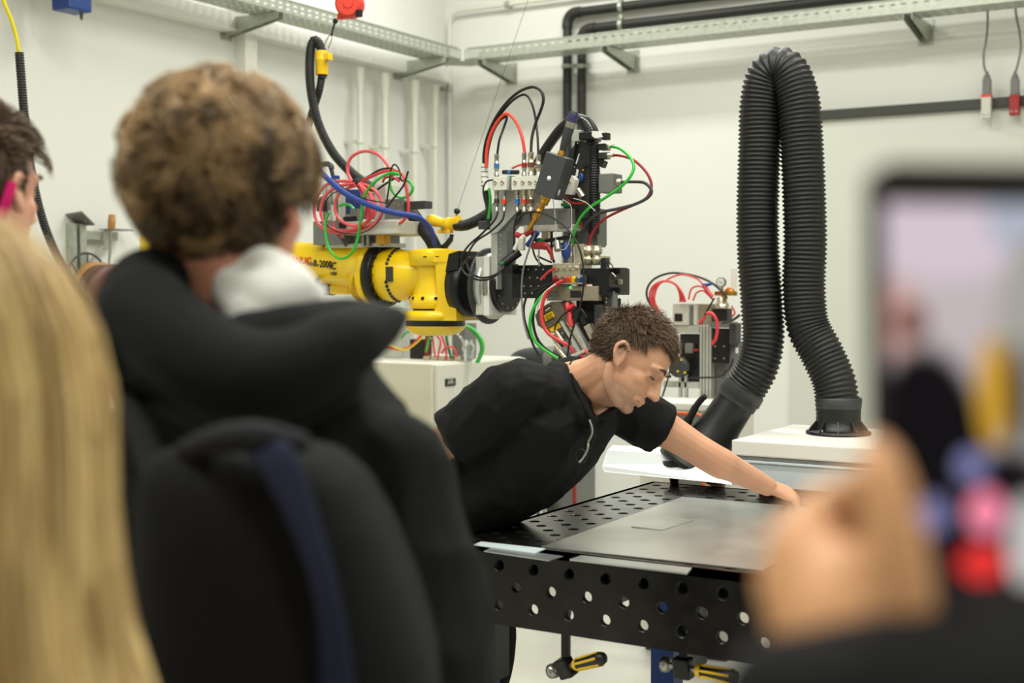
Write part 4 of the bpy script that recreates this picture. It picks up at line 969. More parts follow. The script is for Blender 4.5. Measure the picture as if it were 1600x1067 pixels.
slat('sensor_block', 'nickel', 866, 522, 882, 540, 9, -.12, .03)
slat('rail_stop', 'light_grey', 892, 556, 912, 548, 4, -.14, .03)
for (a0, b0) in (((869, 518), (880, 535)), ((863, 524), (876, 545)), ((868, 540), (884, 560))):
    MB().tube([rp(*a0, -.13), rp(*b0, -.13)], .008, 10).build('cylinder_rod', 'nickel', tool)
MB().tube([rp(886, 474, -.10), rp(891, 500, -.12), rp(893, 510, -.12)], .010, 10).build('hose', 'red_tube', tool)
MB().tube(catmull([rp(x, y, -.12) for x, y in ((886, 482), (892, 480), (896, 476))], 4), .008, 10).build('hose', 'red_tube', tool)
slat('connector', 'nickel', 916, 508, 926, 528, 11, -.11, .03)
slat('connector_tail', 'black_plastic', 907, 494, 914, 507, 8, -.11, .02)
for k in range(4):
    cable(tool, 'wire', 'black_plastic', 1.2, [(893 + k * 2, 500 - k), (898 + k * 2, 488 - k * 2), (908 + k, 486), (914 + k, 496)], dy=-.12 - .004 * k)
cable(tool, 'wire', 'black_plastic', 1.2, [(866, 515), (870, 504), (880, 492), (890, 486)], dy=-.13)
cable(tool, 'hose', 'red_tube', 2.5, [(911, 560), (909, 552), (913, 547), (918, 552)], dy=-.13)
# ================================================================== white control cabinet behind the robot
kc = V(681, 569, 6.0); CW, CD = .62, .80
cab = thing('control_cabinet', (kc.x - CW / 2, kc.y + CD / 2, 0), 'white steel control cabinet with a small dark plate behind the robot', 'cabinet')
MB().box((kc.x - CW, kc.y, .08), (kc.x - .022, kc.y + CD, kc.z), .006).build('body', 'cabinet_white', cab)
MB().box((kc.x - .0215, kc.y + .012, .09), (kc.x, kc.y + CD, kc.z - .005), .005).build('door', 'cabinet_white', cab)
MB().box((kc.x - CW + .02, kc.y + .02, 0), (kc.x - .03, kc.y + CD - .02, .0795)).build('plinth', 'dark_grey', cab)
pl0, pl1 = onX(695, 592, kc.x), onX(711, 602, kc.x)
pl = MB().box((kc.x + .0005, pl0.y, pl1.z), (kc.x + .004, pl1.y, pl0.z)).build('name_plate', 'black_plastic', cab)
text('plate_lettering', 'LSS', .034, (kc.x + .0046, (pl0.y + pl1.y) / 2, (pl0.z + pl1.z) / 2 + .008), (0, 1, 0), (0, 0, 1), 'light_grey', cab, .9)
MB().box((kc.x + .0042, pl0.y + .012, pl1.z + .008), (kc.x + .005, pl1.y - .012, pl1.z + .016)).build('plate_print', 'mid_grey', cab)
# air preparation unit on the cabinet
YA = kc.y + .30
ap = thing('air_unit', (onY(700, 565, YA).x, YA, kc.z), 'air preparation unit with red and green hoses on the white cabinet', 'air unit')
def ay(x0, y0, x1, y1, dy, th, name, m, bev=.004):
    bb = boxY(x0, y0, x1, y1, YA + dy, th, bev=bev)
    return bb.build(name, m, ap)
zA = kc.z
def stand(px0, px1, ytop, dy, th, name, m, bev=.004):
    a_ = onY(px0, 540, YA + dy); b_ = onY(px1, 540, YA + dy); t_ = onY((px0 + px1) / 2, ytop, YA + dy)
    return MB().box((a_.x, YA + dy, zA + .001), (b_.x, YA + dy + th, t_.z), bev).build(name, m, ap)
stand(600, 628, 480, .05, .08, 'upright_frame', 'alu')
stand(706, 727, 505, .10, .10, 'filter_housing', 'mid_grey')
for x in (661, 673, 685, 697, 710): stand(x, x + 10, 556, -.02, .05, 'valve_block', 'nickel', .003)
stand(640, 664, 530, .03, .06, 'relay_block', 'black_plastic')
stand(664, 668, 522, -.01, .02, 'bracket', 'dark_red', .001)
c = onY(732, 560, YA)
MB().lathe((c.x, YA, zA + .001), (0, 0, 1), [(0, .02), (.01, .026), (.05, .028), (.055, .032), (.07, .032), (.08, .024), (.10, .02)], 18).build('filter_bowl', 'clear', ap)
MB().tube(catmull([onY(x, y, YA - .01) for x, y in ((714, 522), (722, 530), (728, 545))], 4), .006, 8).build('clear_tube', 'clear', ap)
def ac(m, r, pts, dy=-.03):
    P = [onY(x, y, YA + dy) for x, y in pts]; MB().tube(catmull(P, 6), r, 7).build('hose', m, ap)
for k in range(3):
    ac('red_tube', .006, [(600, 540), (625, 546), (643, 540), (656, 526), (668, 516), (690, 512 + k * 2)], -.06 - .01 * k)
ac('cable_yellow', .004, [(600, 530), (615, 542), (635, 546), (655, 532), (664, 520)], -.09)
ac('red_tube', .005, [(670, 520), (676, 530), (678, 545), (680, 558)], -.04)
ac('red_tube', .005, [(676, 518), (688, 532), (686, 548), (684, 558)], -.05)
ac('red_tube', .005, [(690, 552), (696, 544), (706, 542), (712, 550), (714, 558)], -.05)
ac('red_tube', .005, [(688, 520), (694, 535), (697, 550), (698, 562)], -.04)
ac('green_tube', .006, [(664, 512), (670, 520), (669, 535), (665, 550)], -.05)
ac('green_tube', .006, [(627, 528), (634, 520), (644, 517), (655, 516)], -.05)
for k in range(4):
    ac(('green_tube', 'dark_green', 'green_tube', 'green_tube')[k], .0065, [(722 + k, 508), (736 + k * 1.5, 515), (748 + k * 1.5, 530), (752 + k, 545), (748 + k, 558), (744 + k, 566)], -.02 - .012 * k)
ac('dark_green', .006, [(696, 515), (698, 530), (702, 548), (705, 560)], -.03)
ac('black_plastic', .006, [(664, 514), (672, 522), (676, 526)], -.06)
# bent dark duct beyond the cabinet
Yd = kc.y + .9
t = thing('exhaust_duct', (onY(803, 600, Yd).x, Yd, 0), 'thick dark grey exhaust duct bending level behind the leaning man', 'duct')
P = [onY(803, 900, Yd), onY(803, 640, Yd), onY(803, 592, Yd), onY(808, 572, Yd), onY(822, 563, Yd), onY(850, 561, Yd), onY(890, 562, Yd), onY(925, 566, Yd)]
P[0].z = 0.0; P[0].x = P[1].x
MB().tube(catmull(P, 6), .062, 20).build('duct', 'dark_grey', t)
MB().lathe(onY(858, 561, Yd), XV, [(0, .066), (.03, .068), (.05, .066)], 20).build('joint_band', 'mid_grey', t)

# ================================================================== equipment rack behind the extraction hood
YK = 5.25
def kp(px, py, dy=0): return onY(px, py, YK + dy)
rk = thing('equipment_rack', (kp(1100, 600).x, YK, 0), 'aluminium profile rack carrying valves, red tubes and black plates', 'rack')
def kb(x0, y0, x1, y1, name, m, dy=0, th=.06, bev=.003, floor=False):
    mb = MB(); a_, b_ = kp(x0, (y0 + y1) / 2, dy), kp(x1, (y0 + y1) / 2, dy); t_, d_ = kp((x0 + x1) / 2, y0, dy), kp((x0 + x1) / 2, y1, dy)
    return mb.box((a_.x, YK + dy, 0 if floor else d_.z), (b_.x, YK + dy + th, t_.z), bev).build(name, m, rk)
kb(1093, 508, 1111, 640, 'post', 'alu', 0, .045, floor=True)
for x in (1096.5, 1101, 1106.5): kb(x, 509, x + 1.5, 640, 'groove', 'mid_grey', -.001, .0008, 0)
kb(1020, 508, 1092.5, 520, 'top_rail', 'alu', 0, .045)
kb(1010, 508, 1022, 640, 'post', 'alu', .0, .045, floor=True)
kb(1036, 596, 1092.5, 606, 'lower_rail', 'alu', .0, .045)
kb(1051, 474, 1076, 508, 'valve_terminal', 'light_grey', -.01, .10)
kb(1054, 490, 1066, 502, 'air_inlet', 'black_plastic', -.013, .003, .001)
kb(1077, 476, 1082, 508, 'valve_slice', 'mid_grey', .0, .09)
kb(1083, 474, 1089, 508, 'valve_slice', 'light_grey', .0, .09)
kb(1090, 475, 1112, 508, 'terminal_box', 'tan_grey', .02, .10)
kb(1113, 482, 1136, 502, 'monitor', 'black_plastic', .0, .06)
kb(1108, 503, 1140, 512, 'shelf', 'mid_grey', .0, .10)
kb(1112, 513, 1138, 568, 'mounting_plate', 'black_metal', .0, .015)
kb(1139, 505, 1150, 538, 'side_box', 'dark_grey', .0, .06)
kb(1134, 536, 1162, 600, 'cable_channel', 'mid_grey', .03, .06)
kb(1149, 543, 1153, 552, 'white_switch', 'white', .025, .01, .001)
kb(1113, 568, 1134, 700, 'rear_panel', 'mid_grey', .05, .02, floor=True)
for x, y in ((1117, 541), (1131, 541), (1117, 560), (1131, 560)): MB().cyl(kp(x, y, -.003), kp(x, y, -.0005), .004, 8).build('screw', 'nickel', rk)
kb(1062, 522, 1092, 596, 'controller', 'black_plastic', .03, .08)
kb(1070, 536, 1082, 552, 'module', 'alu_grey', .0, .03)
kb(1083, 545, 1090, 549, 'red_module', 'dark_red', .0, .03, .001)
kb(1056, 546, 1062, 552, 'yellow_lug', 'clip_yellow', .0, .02, .001)
MB().lathe(kp(1064, 573, -.02), -YV, [(0, .04), (.01, .045), (.03, .045), (.034, .03)], 20).build('pressure_switch', 'dark_grey', rk)
for x, y in ((1064, 562), (1059, 580), (1070, 582)): MB().cyl(kp(x, y, -.056), kp(x, y, -.05), .005, 8).build('knob', 'clip_yellow', rk)
kb(1060, 585, 1064, 625, 'drop_pipe', 'alu', .0, .02, .001); kb(1069, 585, 1073, 625, 'drop_pipe', 'alu', .0, .02, .001)
g = kp(1127, 441, .0)
ga = MB().lathe(g + YV * .012, -YV, [(0, .018), (.006, .0215), (.02, .0215), (.022, .019), (.02, .018)], 22).build('pressure_gauge', 'alu_grey', rk)
MB().lathe(g - YV * .0085, -YV, [(0, .0175), (.0006, .0175)], 22).build('dial', 'white', ga)
MB().obox(g - YV * .0098, (.018, .001, .0016), Matrix.Rotation(.5, 3, 'Y')).build('needle', 'black_plastic', ga)
MB().cyl(kp(1128, 449), kp(1130, 470), .006, 10).build('gauge_stem', 'brass', rk)
MB().lathe(kp(1128, 482, .01), ZV, [(0, .03), (.02, .03), (.024, .022), (.045, .022), (.05, .014)], 16).build('regulator', 'nickel', rk)
MB().sphere(kp(1140, 456, .0), .020, 12, 10, (1.2, 1, .8)).build('brass_valve', 'brass', rk)
MB().sphere(kp(1139, 452, -.012), .010, 10, 8).build('orange_cap', 'orange', rk)
kb(1116, 455, 1150, 462, 'brass_manifold', 'brass', .005, .02, .003)
kb(1142, 418, 1149, 452, 'pale_riser', 'white', .03, .02, .002)
def kc_(m, r, pts, dy=-.02, name='tube'):
    MB().tube(catmull([kp(x, y, dy) for x, y in pts], 6), r, 7).build(name, m, rk)
kc_('black_plastic', .005, [(1046, 505), (1028, 490), (1013, 470), (1011, 452), (1022, 436), (1045, 427), (1070, 428), (1095, 434), (1115, 444), (1130, 458), (1136, 466)])
for k in range(3):
    kc_('red_tube', .005, [(1047 - k, 506), (1032 + k, 492), (1017 + k * 3, 472), (1016 + k * 4, 456), (1024 + k * 3, 444), (1040, 439), (1055, 444), (1062 + k * 2, 458), (1063 + k * 4, 472)], -.03 - .008 * k)
kc_('red_tube', .004, [(1038, 440), (1050, 433), (1068, 429), (1090, 436), (1098, 445)], -.025)
kc_('red_tube', .004, [(1076, 468), (1080, 452), (1090, 447), (1100, 450), (1110, 462)], -.04)
kc_('red_tube', .004, [(1083, 470), (1088, 458), (1098, 454), (1106, 460), (1114, 468)], -.045)
kc_('red_tube', .009, [(1100, 446), (1106, 455), (1113, 464)], -.05)
kc_('blue_paint', .007, [(1098, 445), (1106, 445), (1112, 443)], -.05)
kc_('black_plastic', .004, [(1116, 466), (1108, 480), (1100, 495), (1096, 506)], -.06)
kc_('red_tube', .007, [(1104, 490), (1113, 490), (1120, 502), (1121, 516), (1118, 530), (1112, 538)], -.07)
kc_('red_tube', .006, [(1092, 506), (1098, 500), (1102, 494)], -.07)
kc_('red_tube', .004, [(1143, 478), (1148, 488), (1144, 495)], -.03)
kc_('dark_grey', .006, [(1128, 505), (1145, 500), (1156, 492)], -.03)
kc_('black_plastic', .004, [(1075, 590), (1100, 590), (1125, 588), (1140, 575), (1146, 560)], -.05)
kc_('black_plastic', .004, [(1050, 560), (1044, 590), (1034, 622)], -.04)
# low white bench with an orange-framed box in front of the rack
YW = 4.95
a_, b_ = onY(1000, 640, YW), onY(1098, 640, YW); tz = onY(1060, 629, YW).z
bn = thing('white_workbench', (a_.x, YW, 0), 'low white bench cabinet under the equipment rack', 'cabinet')
MB().box((a_.x, YW, .08), (b_.x + .12, YW + .26, tz - .03), .004).build('body', 'cabinet_white', bn)
MB().box((a_.x - .01, YW - .01, tz - .0295), (b_.x + .13, YW + .27, tz), .006).build('worktop', 'white', bn)
MB().box((a_.x + .02, YW + .02, 0), (b_.x + .10, YW + .24, .0795)).build('plinth', 'dark_grey', bn)
# orange-rimmed grey carrier hung beside the hood
Yo = YW - .12
oz = thing('orange_framed_panel', onY(1075, 690, Yo), 'grey panel with a rounded orange rim standing before the white bench', 'panel')
p0, p1 = onY(1050, 645, Yo), onY(1100, 640, Yo); zb_ = .0
rim = []
for (x, y) in ((p0.x, .35), (p0.x, p0.z - .03), (p0.x + .01, p0.z - .008), (p0.x + .03, p0.z), (p1.x - .03, p0.z), (p1.x - .01, p0.z - .008), (p1.x, p0.z - .03), (p1.x, .35)): rim.append(Vector((x, Yo, y)))
MB().tube(rim, .007, 8).build('rim', 'orange', oz)
MB().box((p0.x + .004, Yo - .004, .35), (p1.x - .004, Yo + .006, p0.z - .004), .001).build('panel', 'mid_grey', oz)
for x in (p0.x + .03, p1.x - .03): MB().box((x - .012, Yo - .1, 0), (x + .012, Yo + .09, .35), .003).build('foot', 'dark_grey', oz)
# dark stand with cable at the door
Ys = 5.6; s0 = onY(1169, 600, Ys)
st = thing('cable_stand', (s0.x, Ys, 0), 'slim black upright stand with a hanging cable behind the hood', 'stand')
MB().box((s0.x - .018, Ys - .018, .02), (s0.x + .018, Ys + .018, onY(1169, 600, Ys).z), .003).build('post', 'black_metal', st)
MB().lathe((s0.x, Ys, 0), ZV, [(0, .15), (.015, .15), (.02, .03)], 24).build('base', 'black_metal', st)
MB().tube(catmull([onY(x, y, Ys - .03) for x, y in ((1168, 604), (1163, 630), (1161, 660), (1164, 690))], 5), .004, 6).build('cable', 'black_plastic', st)
# pale machine seen under the man's chest: grey box with red edge
Yg = 5.9
g0, g1 = onY(838, 760, Yg), onY(903, 760, Yg)
mg = thing('grey_machine_base', (g0.x, Yg, 0), 'worn grey machine base with a red edge strip by the wall', 'machine')
MB().box((g0.x, Yg, 0), (g1.x - .03, Yg + .25, onY(870, 700, Yg).z), .004).build('body', 'alu_grey', mg)
MB().box((g1.x - .0295, Yg - .005, 0), (g1.x - .014, Yg + .012, onY(870, 700, Yg).z), .001).build('edge_strip', 'dark_red', mg)
for k, x in enumerate((846, 853, 860)):
    q = onY(x, 760, Yg - .04); MB().cyl((q.x, q.y, 0), (q.x, q.y, .75), .012, 10).build('upright_tube', ('white', 'alu', 'dark_grey')[k], mg)

# ================================================================== left wall fixtures
XW = XL + .02
q0, q1 = onX(107, 346, XW + .05), onX(127, 430, XW + .05)
wb = thing('wall_bracket', (XL, q0.y, q1.z), 'galvanised wall bracket with a cross arm and clamp plate', 'bracket')
ya, yb_ = onX(107, 380, XW).y, onX(127, 380, XW).y; zt_ = onX(117, 350, XW).z; zb0 = onX(117, 445, XW).z
for y in (ya, (ya + yb_) / 2, yb_ - .02): MB().box((XL + .001, y, zb0), (XL + .06, y + .02, zt_), .002).build('channel', 'galvanised', wb)
MB().prism([(XL + .001, ya, zt_ + .05), (XL + .12, ya, zt_ + .06), (XL + .12, yb_, zt_ + .0), (XL + .001, yb_, zt_)], (0, 0, -.008)).build('slanted_cap', 'alu_grey', wb)
za = onX(150, 366, XW).z; yc0, yc1 = onX(128, 366, XW).y, onX(178, 364, XW).y
MB().box((XL + .02, yc0, za - .03), (XL + .05, yc1, za + .015), .002).build('cross_arm', 'galvanised', wb)
yp0, yp1 = onX(153, 375, XW).y, onX(165, 375, XW).y
MB().box((XL + .051, yp0, onX(159, 390, XW).z), (XL + .06, yp1, onX(159, 358, XW).z), .002).build('clamp_plate', 'galvanised', wb)
MB().box((XL + .02, onX(155, 358, XW).y, onX(160, 360, XW).z), (XL + .12, onX(188, 358, XW).y, onX(160, 358, XW).z)).build('ledge_plate', 'alu_grey', wb)
MB().prism([(XL + .002, yc0, za - .2), (XL + .002, yc0 + .02, za - .19), (XL + .06, yp0, za - .06), (XL + .06, yp0 - .02, za - .06)], (.01, 0, 0)).build('brace', 'light_grey', wb)
# file with a wooden handle hanging through the ledge
XF = XL + .10; f0, f1, f2 = onX(175, 338, XF), onX(174, 360, XF), onX(170, 420, XF)
fi = thing('hand_file', f2, 'thin steel file with a wooden handle stuck in the wall bracket', 'file')
MB().lathe(f1, f0 - f1, [(0, .012), (.01, .018), (.04, .02), (.08, .017), ((f0 - f1).length, .010)], 14).build('handle', 'wood', fi)
MB().tube([f1, f2], [.008, .005], 6).build('blade', 'steel', fi)
# wire hoop reel with a brown spool below
c = onX(150, 455, XL + .16); ax = Vector((1, .25, 0)).normalized(); r = .19
rl = thing('wire_reel', c, 'wire hoop reel with a wooden core and brown spool on the wall', 'reel')
MB().torus(c - ax * .05, ax, r, .006, 32, 6).build('hoop', 'dark_grey', rl)
for j in range(8):
    a_ = 2 * PI * j / 8; d_ = (YV * math.cos(a_) + ZV * math.sin(a_)); d_ = (d_ - ax * d_.dot(ax)).normalized()
    MB().tube([c - ax * .05 + d_ * .08, c - ax * .045 + d_ * r], .004, 6).build('spoke', 'dark_grey', rl)
MB().lathe(c - ax * .04, ax, [(0, .13), (.01, .145), (.08, .145), (.09, .13)], 28).build('core', 'wood', rl)
c2_ = onX(166, 462, XL + .40)
MB().lathe(c2_ - XV * .04, XV, [(0, .10), (.004, .15), (.02, .15), (.022, .11), (.06, .11), (.062, .15), (.08, .15), (.084, .1)], 28).build('spool', 'brown', rl)
MB().tube([(XL + .003, c.y, c.z), c, c2_], .015, 10).build('axle', 'alu_grey', rl)
# yellow cable running into a black ribbed sleeve
Xc = onX(30, 100, XL + 1.1).x
yc_ = thing('sleeved_cable', onX(32, 85, Xc), 'yellow cable dropping into a black ribbed sleeve beside the wall', 'cable')
MB().tube(catmull([onX(x, y, Xc) for x, y in ((-30, -120), (-8, -50), (5, 0), (18, 32), (26, 60), (30, 84))], 6), .0075, 8).build('cable', 'cable_yellow', yc_)
corrugated([onX(x, y, Xc) for x, y in ((30, 82), (33, 120), (38, 180), (46, 250), (60, 320), (78, 375), (100, 420), (135, 470), (190, 540))], .0165, .010, .0018, 12).build('ribbed_sleeve', 'black_rubber', yc_)
# ================================================================== people
def skin_mat(name, rgb, rough=.5, stub=None):
    m = mat(name, rgb, rough, var=.05, scale=14, bump=.10, bscale=260, sss=.12)
    nt = m.node_tree; b = nt.nodes['Principled BSDF']
    src = b.inputs['Base Color'].links[0].from_socket
    at = nt.nodes.new('ShaderNodeAttribute'); at.attribute_name = 'tone'
    mx = nt.nodes.new('ShaderNodeMix'); mx.data_type = 'RGBA'; mx.blend_type = 'MIX'
    nt.links.new(at.outputs['Fac'], mx.inputs['Factor']); nt.links.new(src, mx.inputs['A'])
    mx.inputs['B'].default_value = (*lin(stub or (150, 70, 58)), 1); nt.links.new(mx.outputs['Result'], b.inputs['Base Color'])
    return m
skin_mat('skin_man', (214, 160, 128), .48, (128, 104, 90))
skin_mat('skin_student', (206, 142, 118), .5, (190, 96, 80))
skin_mat('skin_neighbour', (214, 158, 134), .5)
skin_mat('skin_phone', (226, 168, 122), .5)
def cloth(name, rgb, rough=.85, bump=.5, bscale=700, var=.08, scale=9, sheen=.0):
    m = mat(name, rgb, rough, var=var, scale=scale, bump=bump, bscale=bscale, spec=.25)
    m.node_tree.nodes['Principled BSDF'].inputs['Sheen Weight'].default_value = sheen
    return m
cloth('tee_black', (9, 9, 10), .8); cloth('trousers_black', (13, 13, 14)); cloth('jacket_dark', (7, 11, 11), .85, sheen=.0)
cloth('hoodie_white', (240, 239, 236)); cloth('pack_black', (6, 6, 7), .85); cloth('strap_navy', (30, 35, 60), .8)
cloth('sweater_grey', (70, 72, 76)); cloth('handle_grey', (34, 35, 40)); cloth('sleeve_black', (16, 16, 20), .85); cloth('pink_cloth', (214, 30, 110)); cloth('jeans', (40, 48, 66))
mat('shoe_black', (18, 18, 18), .5); mat('eye_white', (225, 218, 210), .3); mat('eye_dark', (40, 28, 22), .2)
mat('lip', (176, 96, 84), .45); mat('brow_brown', (66, 48, 38), .8)
def hair_mat(name, dark, light, rough=.42):
    m = bpy.data.materials.new(name); m.use_nodes = True; nt = m.node_tree; b = nt.nodes['Principled BSDF']
    at = nt.nodes.new('ShaderNodeAttribute'); at.attribute_name = 'tone'
    cr = nt.nodes.new('ShaderNodeMix'); cr.data_type = 'RGBA'
    cr.inputs['A'].default_value = (*lin(dark), 1); cr.inputs['B'].default_value = (*lin(light), 1)
    nt.links.new(at.outputs['Fac'], cr.inputs['Factor']); nt.links.new(cr.outputs['Result'], b.inputs['Base Color'])
    b.inputs['Roughness'].default_value = rough; b.inputs['Specular IOR Level'].default_value = .4
    MATS[name] = m
hair_mat('hair_man', (46, 34, 25), (122, 98, 76)); hair_mat('hair_student', (48, 31, 17), (196, 160, 110))
hair_mat('hair_neighbour', (44, 30, 22), (120, 92, 66)); hair_mat('hair_blonde', (128, 90, 40), (238, 210, 148))

def mesh_np(name, V_, Fq, m, parent, tone=None, smooth=True):
    me = bpy.data.meshes.new(name); off = np.array(WORLD[parent.name]) if parent else np.zeros(3)
    V_ = np.asarray(V_, dtype=np.float64) - off; Fq = np.asarray(Fq, dtype=np.int32); k = Fq.shape[1]
    me.vertices.add(len(V_)); me.vertices.foreach_set('co', V_.astype(np.float32).ravel())
    me.loops.add(Fq.size); me.loops.foreach_set('vertex_index', Fq.ravel())
    me.polygons.add(len(Fq)); me.polygons.foreach_set('loop_start', np.arange(0, Fq.size, k, dtype=np.int32))
    me.polygons.foreach_set('use_smooth', np.full(len(Fq), smooth)); me.update(calc_edges=True); me.validate()
    if tone is not None:
        a_ = me.attributes.new('tone', 'FLOAT', 'POINT'); a_.data.foreach_set('value', np.asarray(tone, dtype=np.float32))
    me.materials.append(MATS[m]); o = bpy.data.objects.new(name, me); COL.objects.link(o)
    if parent: o.parent = parent; WORLD[o.name] = WORLD[parent.name]
    return o
def remesh(mb, name, m, parent, voxel=.006, smooth=4, noise=None, tone=None):
    """one continuous skin round overlapping shapes"""
    me = mb.mesh('tmp'); o = bpy.data.objects.new('tmp', me); COL.objects.link(o)
    r = o.modifiers.new('r', 'REMESH'); r.mode = 'VOXEL'; r.voxel_size = voxel; r.use_smooth_shade = True
    s = o.modifiers.new('s', 'SMOOTH'); s.factor = .5; s.iterations = smooth
    dg = bpy.context.evaluated_depsgraph_get(); ev = o.evaluated_get(dg); me2 = bpy.data.meshes.new_from_object(ev)
    bpy.data.objects.remove(o); bpy.data.meshes.remove(me)
    n = len(me2.vertices); co = np.empty(n * 3, np.float32); me2.vertices.foreach_get('co', co); co = co.reshape(-1, 3).astype(np.float64)
    if noise is not None:
        no = np.empty(n * 3, np.float32); me2.vertices.foreach_get('normal', no); no = no.reshape(-1, 3)
        co = co + no * noise(co)[:, None]
    if tone is not None:
        a_ = me2.attributes.new('tone', 'FLOAT', 'POINT'); a_.data.foreach_set('value', tone(co).astype(np.float32))
    off = np.array(WORLD[parent.name]); me2.vertices.foreach_set('co', (co - off).astype(np.float32).ravel()); me2.update()
    me2.polygons.foreach_set('use_smooth', [True] * len(me2.polygons))
    me2.materials.clear(); me2.materials.append(MATS[m]); me2.name = name
    ob = bpy.data.objects.new(name, me2); COL.objects.link(ob); ob.parent = parent; WORLD[ob.name] = WORLD[parent.name]
    return ob
def wrinkles(amp, f, seed=0, stretch=(1, 1, 1)):
    rg = np.random.default_rng(seed); K_ = rg.normal(size=(10, 3)) * f * np.array(stretch); ph_ = rg.uniform(0, 6.28, 10)
    def fn(co):
        s = np.zeros(len(co))
        for k, p_ in zip(K_, ph_):
            q = np.sin(co @ k + p_); s += q
        s = s / 10 ** .5
        return amp * (1 - 2 * np.abs(np.tanh(s)))
    return fn
def limb(mb, pts, rad, n=16):
    P = catmull(pts, 6) if len(pts) > 2 else [Vector(p) for p in pts]; m = len(P) - 1; k = len(rad) - 1; R_ = []
    for i in range(m + 1):
        t = i / m * k; j = min(int(t), k - 1); R_.append(rad[j] + (rad[j + 1] - rad[j]) * (t - j))
    mb.tube(P, R_, n); mb.sphere(P[0], R_[0], 14, 10); mb.sphere(P[-1], R_[-1], 14, 10); return mb
def loft(mb, rings, n=28, p=2.4):
    """rings = (centre, u, v, ru, rv): superellipse sections"""
    vs = []; fs = []
    for c, u, v, ru, rv in rings:
        c, u, v = Vector(c), Vector(u).normalized(), Vector(v).normalized()
        for k in range(n):
            a_ = 2 * PI * k / n; ca, sa = math.cos(a_), math.sin(a_)
            vs.append(c + u * (ru * math.copysign(abs(ca) ** (2 / p), ca)) + v * (rv * math.copysign(abs(sa) ** (2 / p), sa)))
    for i in range(len(rings) - 1):
        for k in range(n): fs.append((i * n + k, i * n + (k + 1) % n, (i + 1) * n + (k + 1) % n, (i + 1) * n + k))
    fs.append(tuple(range(n))[::-1]); fs.append(tuple(range((len(rings) - 1) * n, len(rings) * n)))
    return mb.add(vs, fs, True)
class Head:
    """frame of a head: centre, F forward, U up, S towards its own right"""
    def __init__(s, c, F_, U_, k=1.0):
        s.c = Vector(c); s.F = Vector(F_).normalized(); U_ = Vector(U_); s.U = (U_ - s.F * U_.dot(s.F)).normalized(); s.S = s.F.cross(s.U); s.k = k
        s.R = Matrix((s.F, s.S, s.U)).transposed()
    def p(s, f, r, u): return s.c + (s.F * f + s.S * r + s.U * u) * s.k
    def shapes(s, mb, female=False):
        k = s.k
        def e(f, r, u, a, b, c, rot=None): mb.sphere(s.p(f, r, u), k, 18, 14, (a, b, c), s.R @ rot if rot is not None else s.R)
        e(-.018, 0, .034, .100, .077, .088); e(.02, 0, .03, .074, .068, .074)         # cranium, forehead
        e(.030, 0, -.03, .062, .060, .068); e(.060, 0, -.045, .036, .030, .040)        # mid face, muzzle
        e(.036, 0, -.072, .052, .050, .036); e(.072, 0, -.098, .020, .022, .017)      # jaw, chin
        for r in (-1, 1):
            e(.056, r * .035, -.020, .024, .024, .020)                                # cheek bone
            limb(mb, [s.p(-.012, r * .058, -.045), s.p(.012, r * .048, -.080), s.p(.055, r * .026, -.100)], [.014 * k, .016 * k, .016 * k], 10)   # jaw line
            limb(mb, [s.p(.091, r * .012, .026), s.p(.089, r * .030, .030), s.p(.074, r * .048, .024)], [.0085 * k, .0085 * k, .007 * k], 10)   # brow
            e(.102, r * .012, -.036, .010, .008, .008)                                # nostril wing
            e(.0745, r * .031, .003, .011, .014, .0085)                               # eye lid
            e(-.004, r * .079, -.006, .016, .006, .029, Matrix.Rotation(-.25, 3, 'Y'))  # ear plate
            limb(mb, [s.p(.006, r * .079, -.028), s.p(-.014, r * .088, -.012), s.p(-.023, r * .091, .010), s.p(-.012, r * .090, .027), s.p(.006, r * .083, .022)], [.0062 * k, .0052 * k, .0056 * k, .0056 * k, .0046 * k], 8)
        limb(mb, [s.p(.088, 0, .026), s.p(.098, 0, .0), s.p(.110, 0, -.022), s.p(.116, 0, -.032)], [.010 * k, .0095 * k, .0105 * k, .0115 * k], 12)   # nose
        limb(mb, [s.p(.078, 0, .020), s.p(.086, 0, -.005), s.p(.094, 0, -.030)], [.013 * k, .013 * k, .014 * k], 12)
        limb(mb, [s.p(.082, -.022, -.064), s.p(.096, -.008, -.061), s.p(.096, .008, -.061), s.p(.082, .022, -.064)], [.005 * k, .0065 * k, .0065 * k, .005 * k], 8)
        limb(mb, [s.p(.080, -.020, -.071), s.p(.092, -.006, -.073), s.p(.092, .006, -.073), s.p(.080, .020, -.071)], [.005 * k, .0075 * k, .0075 * k, .005 * k], 8)
        return mb
    def ell(s): return s.p(-.016, 0, .032), (.102, .080, .092)
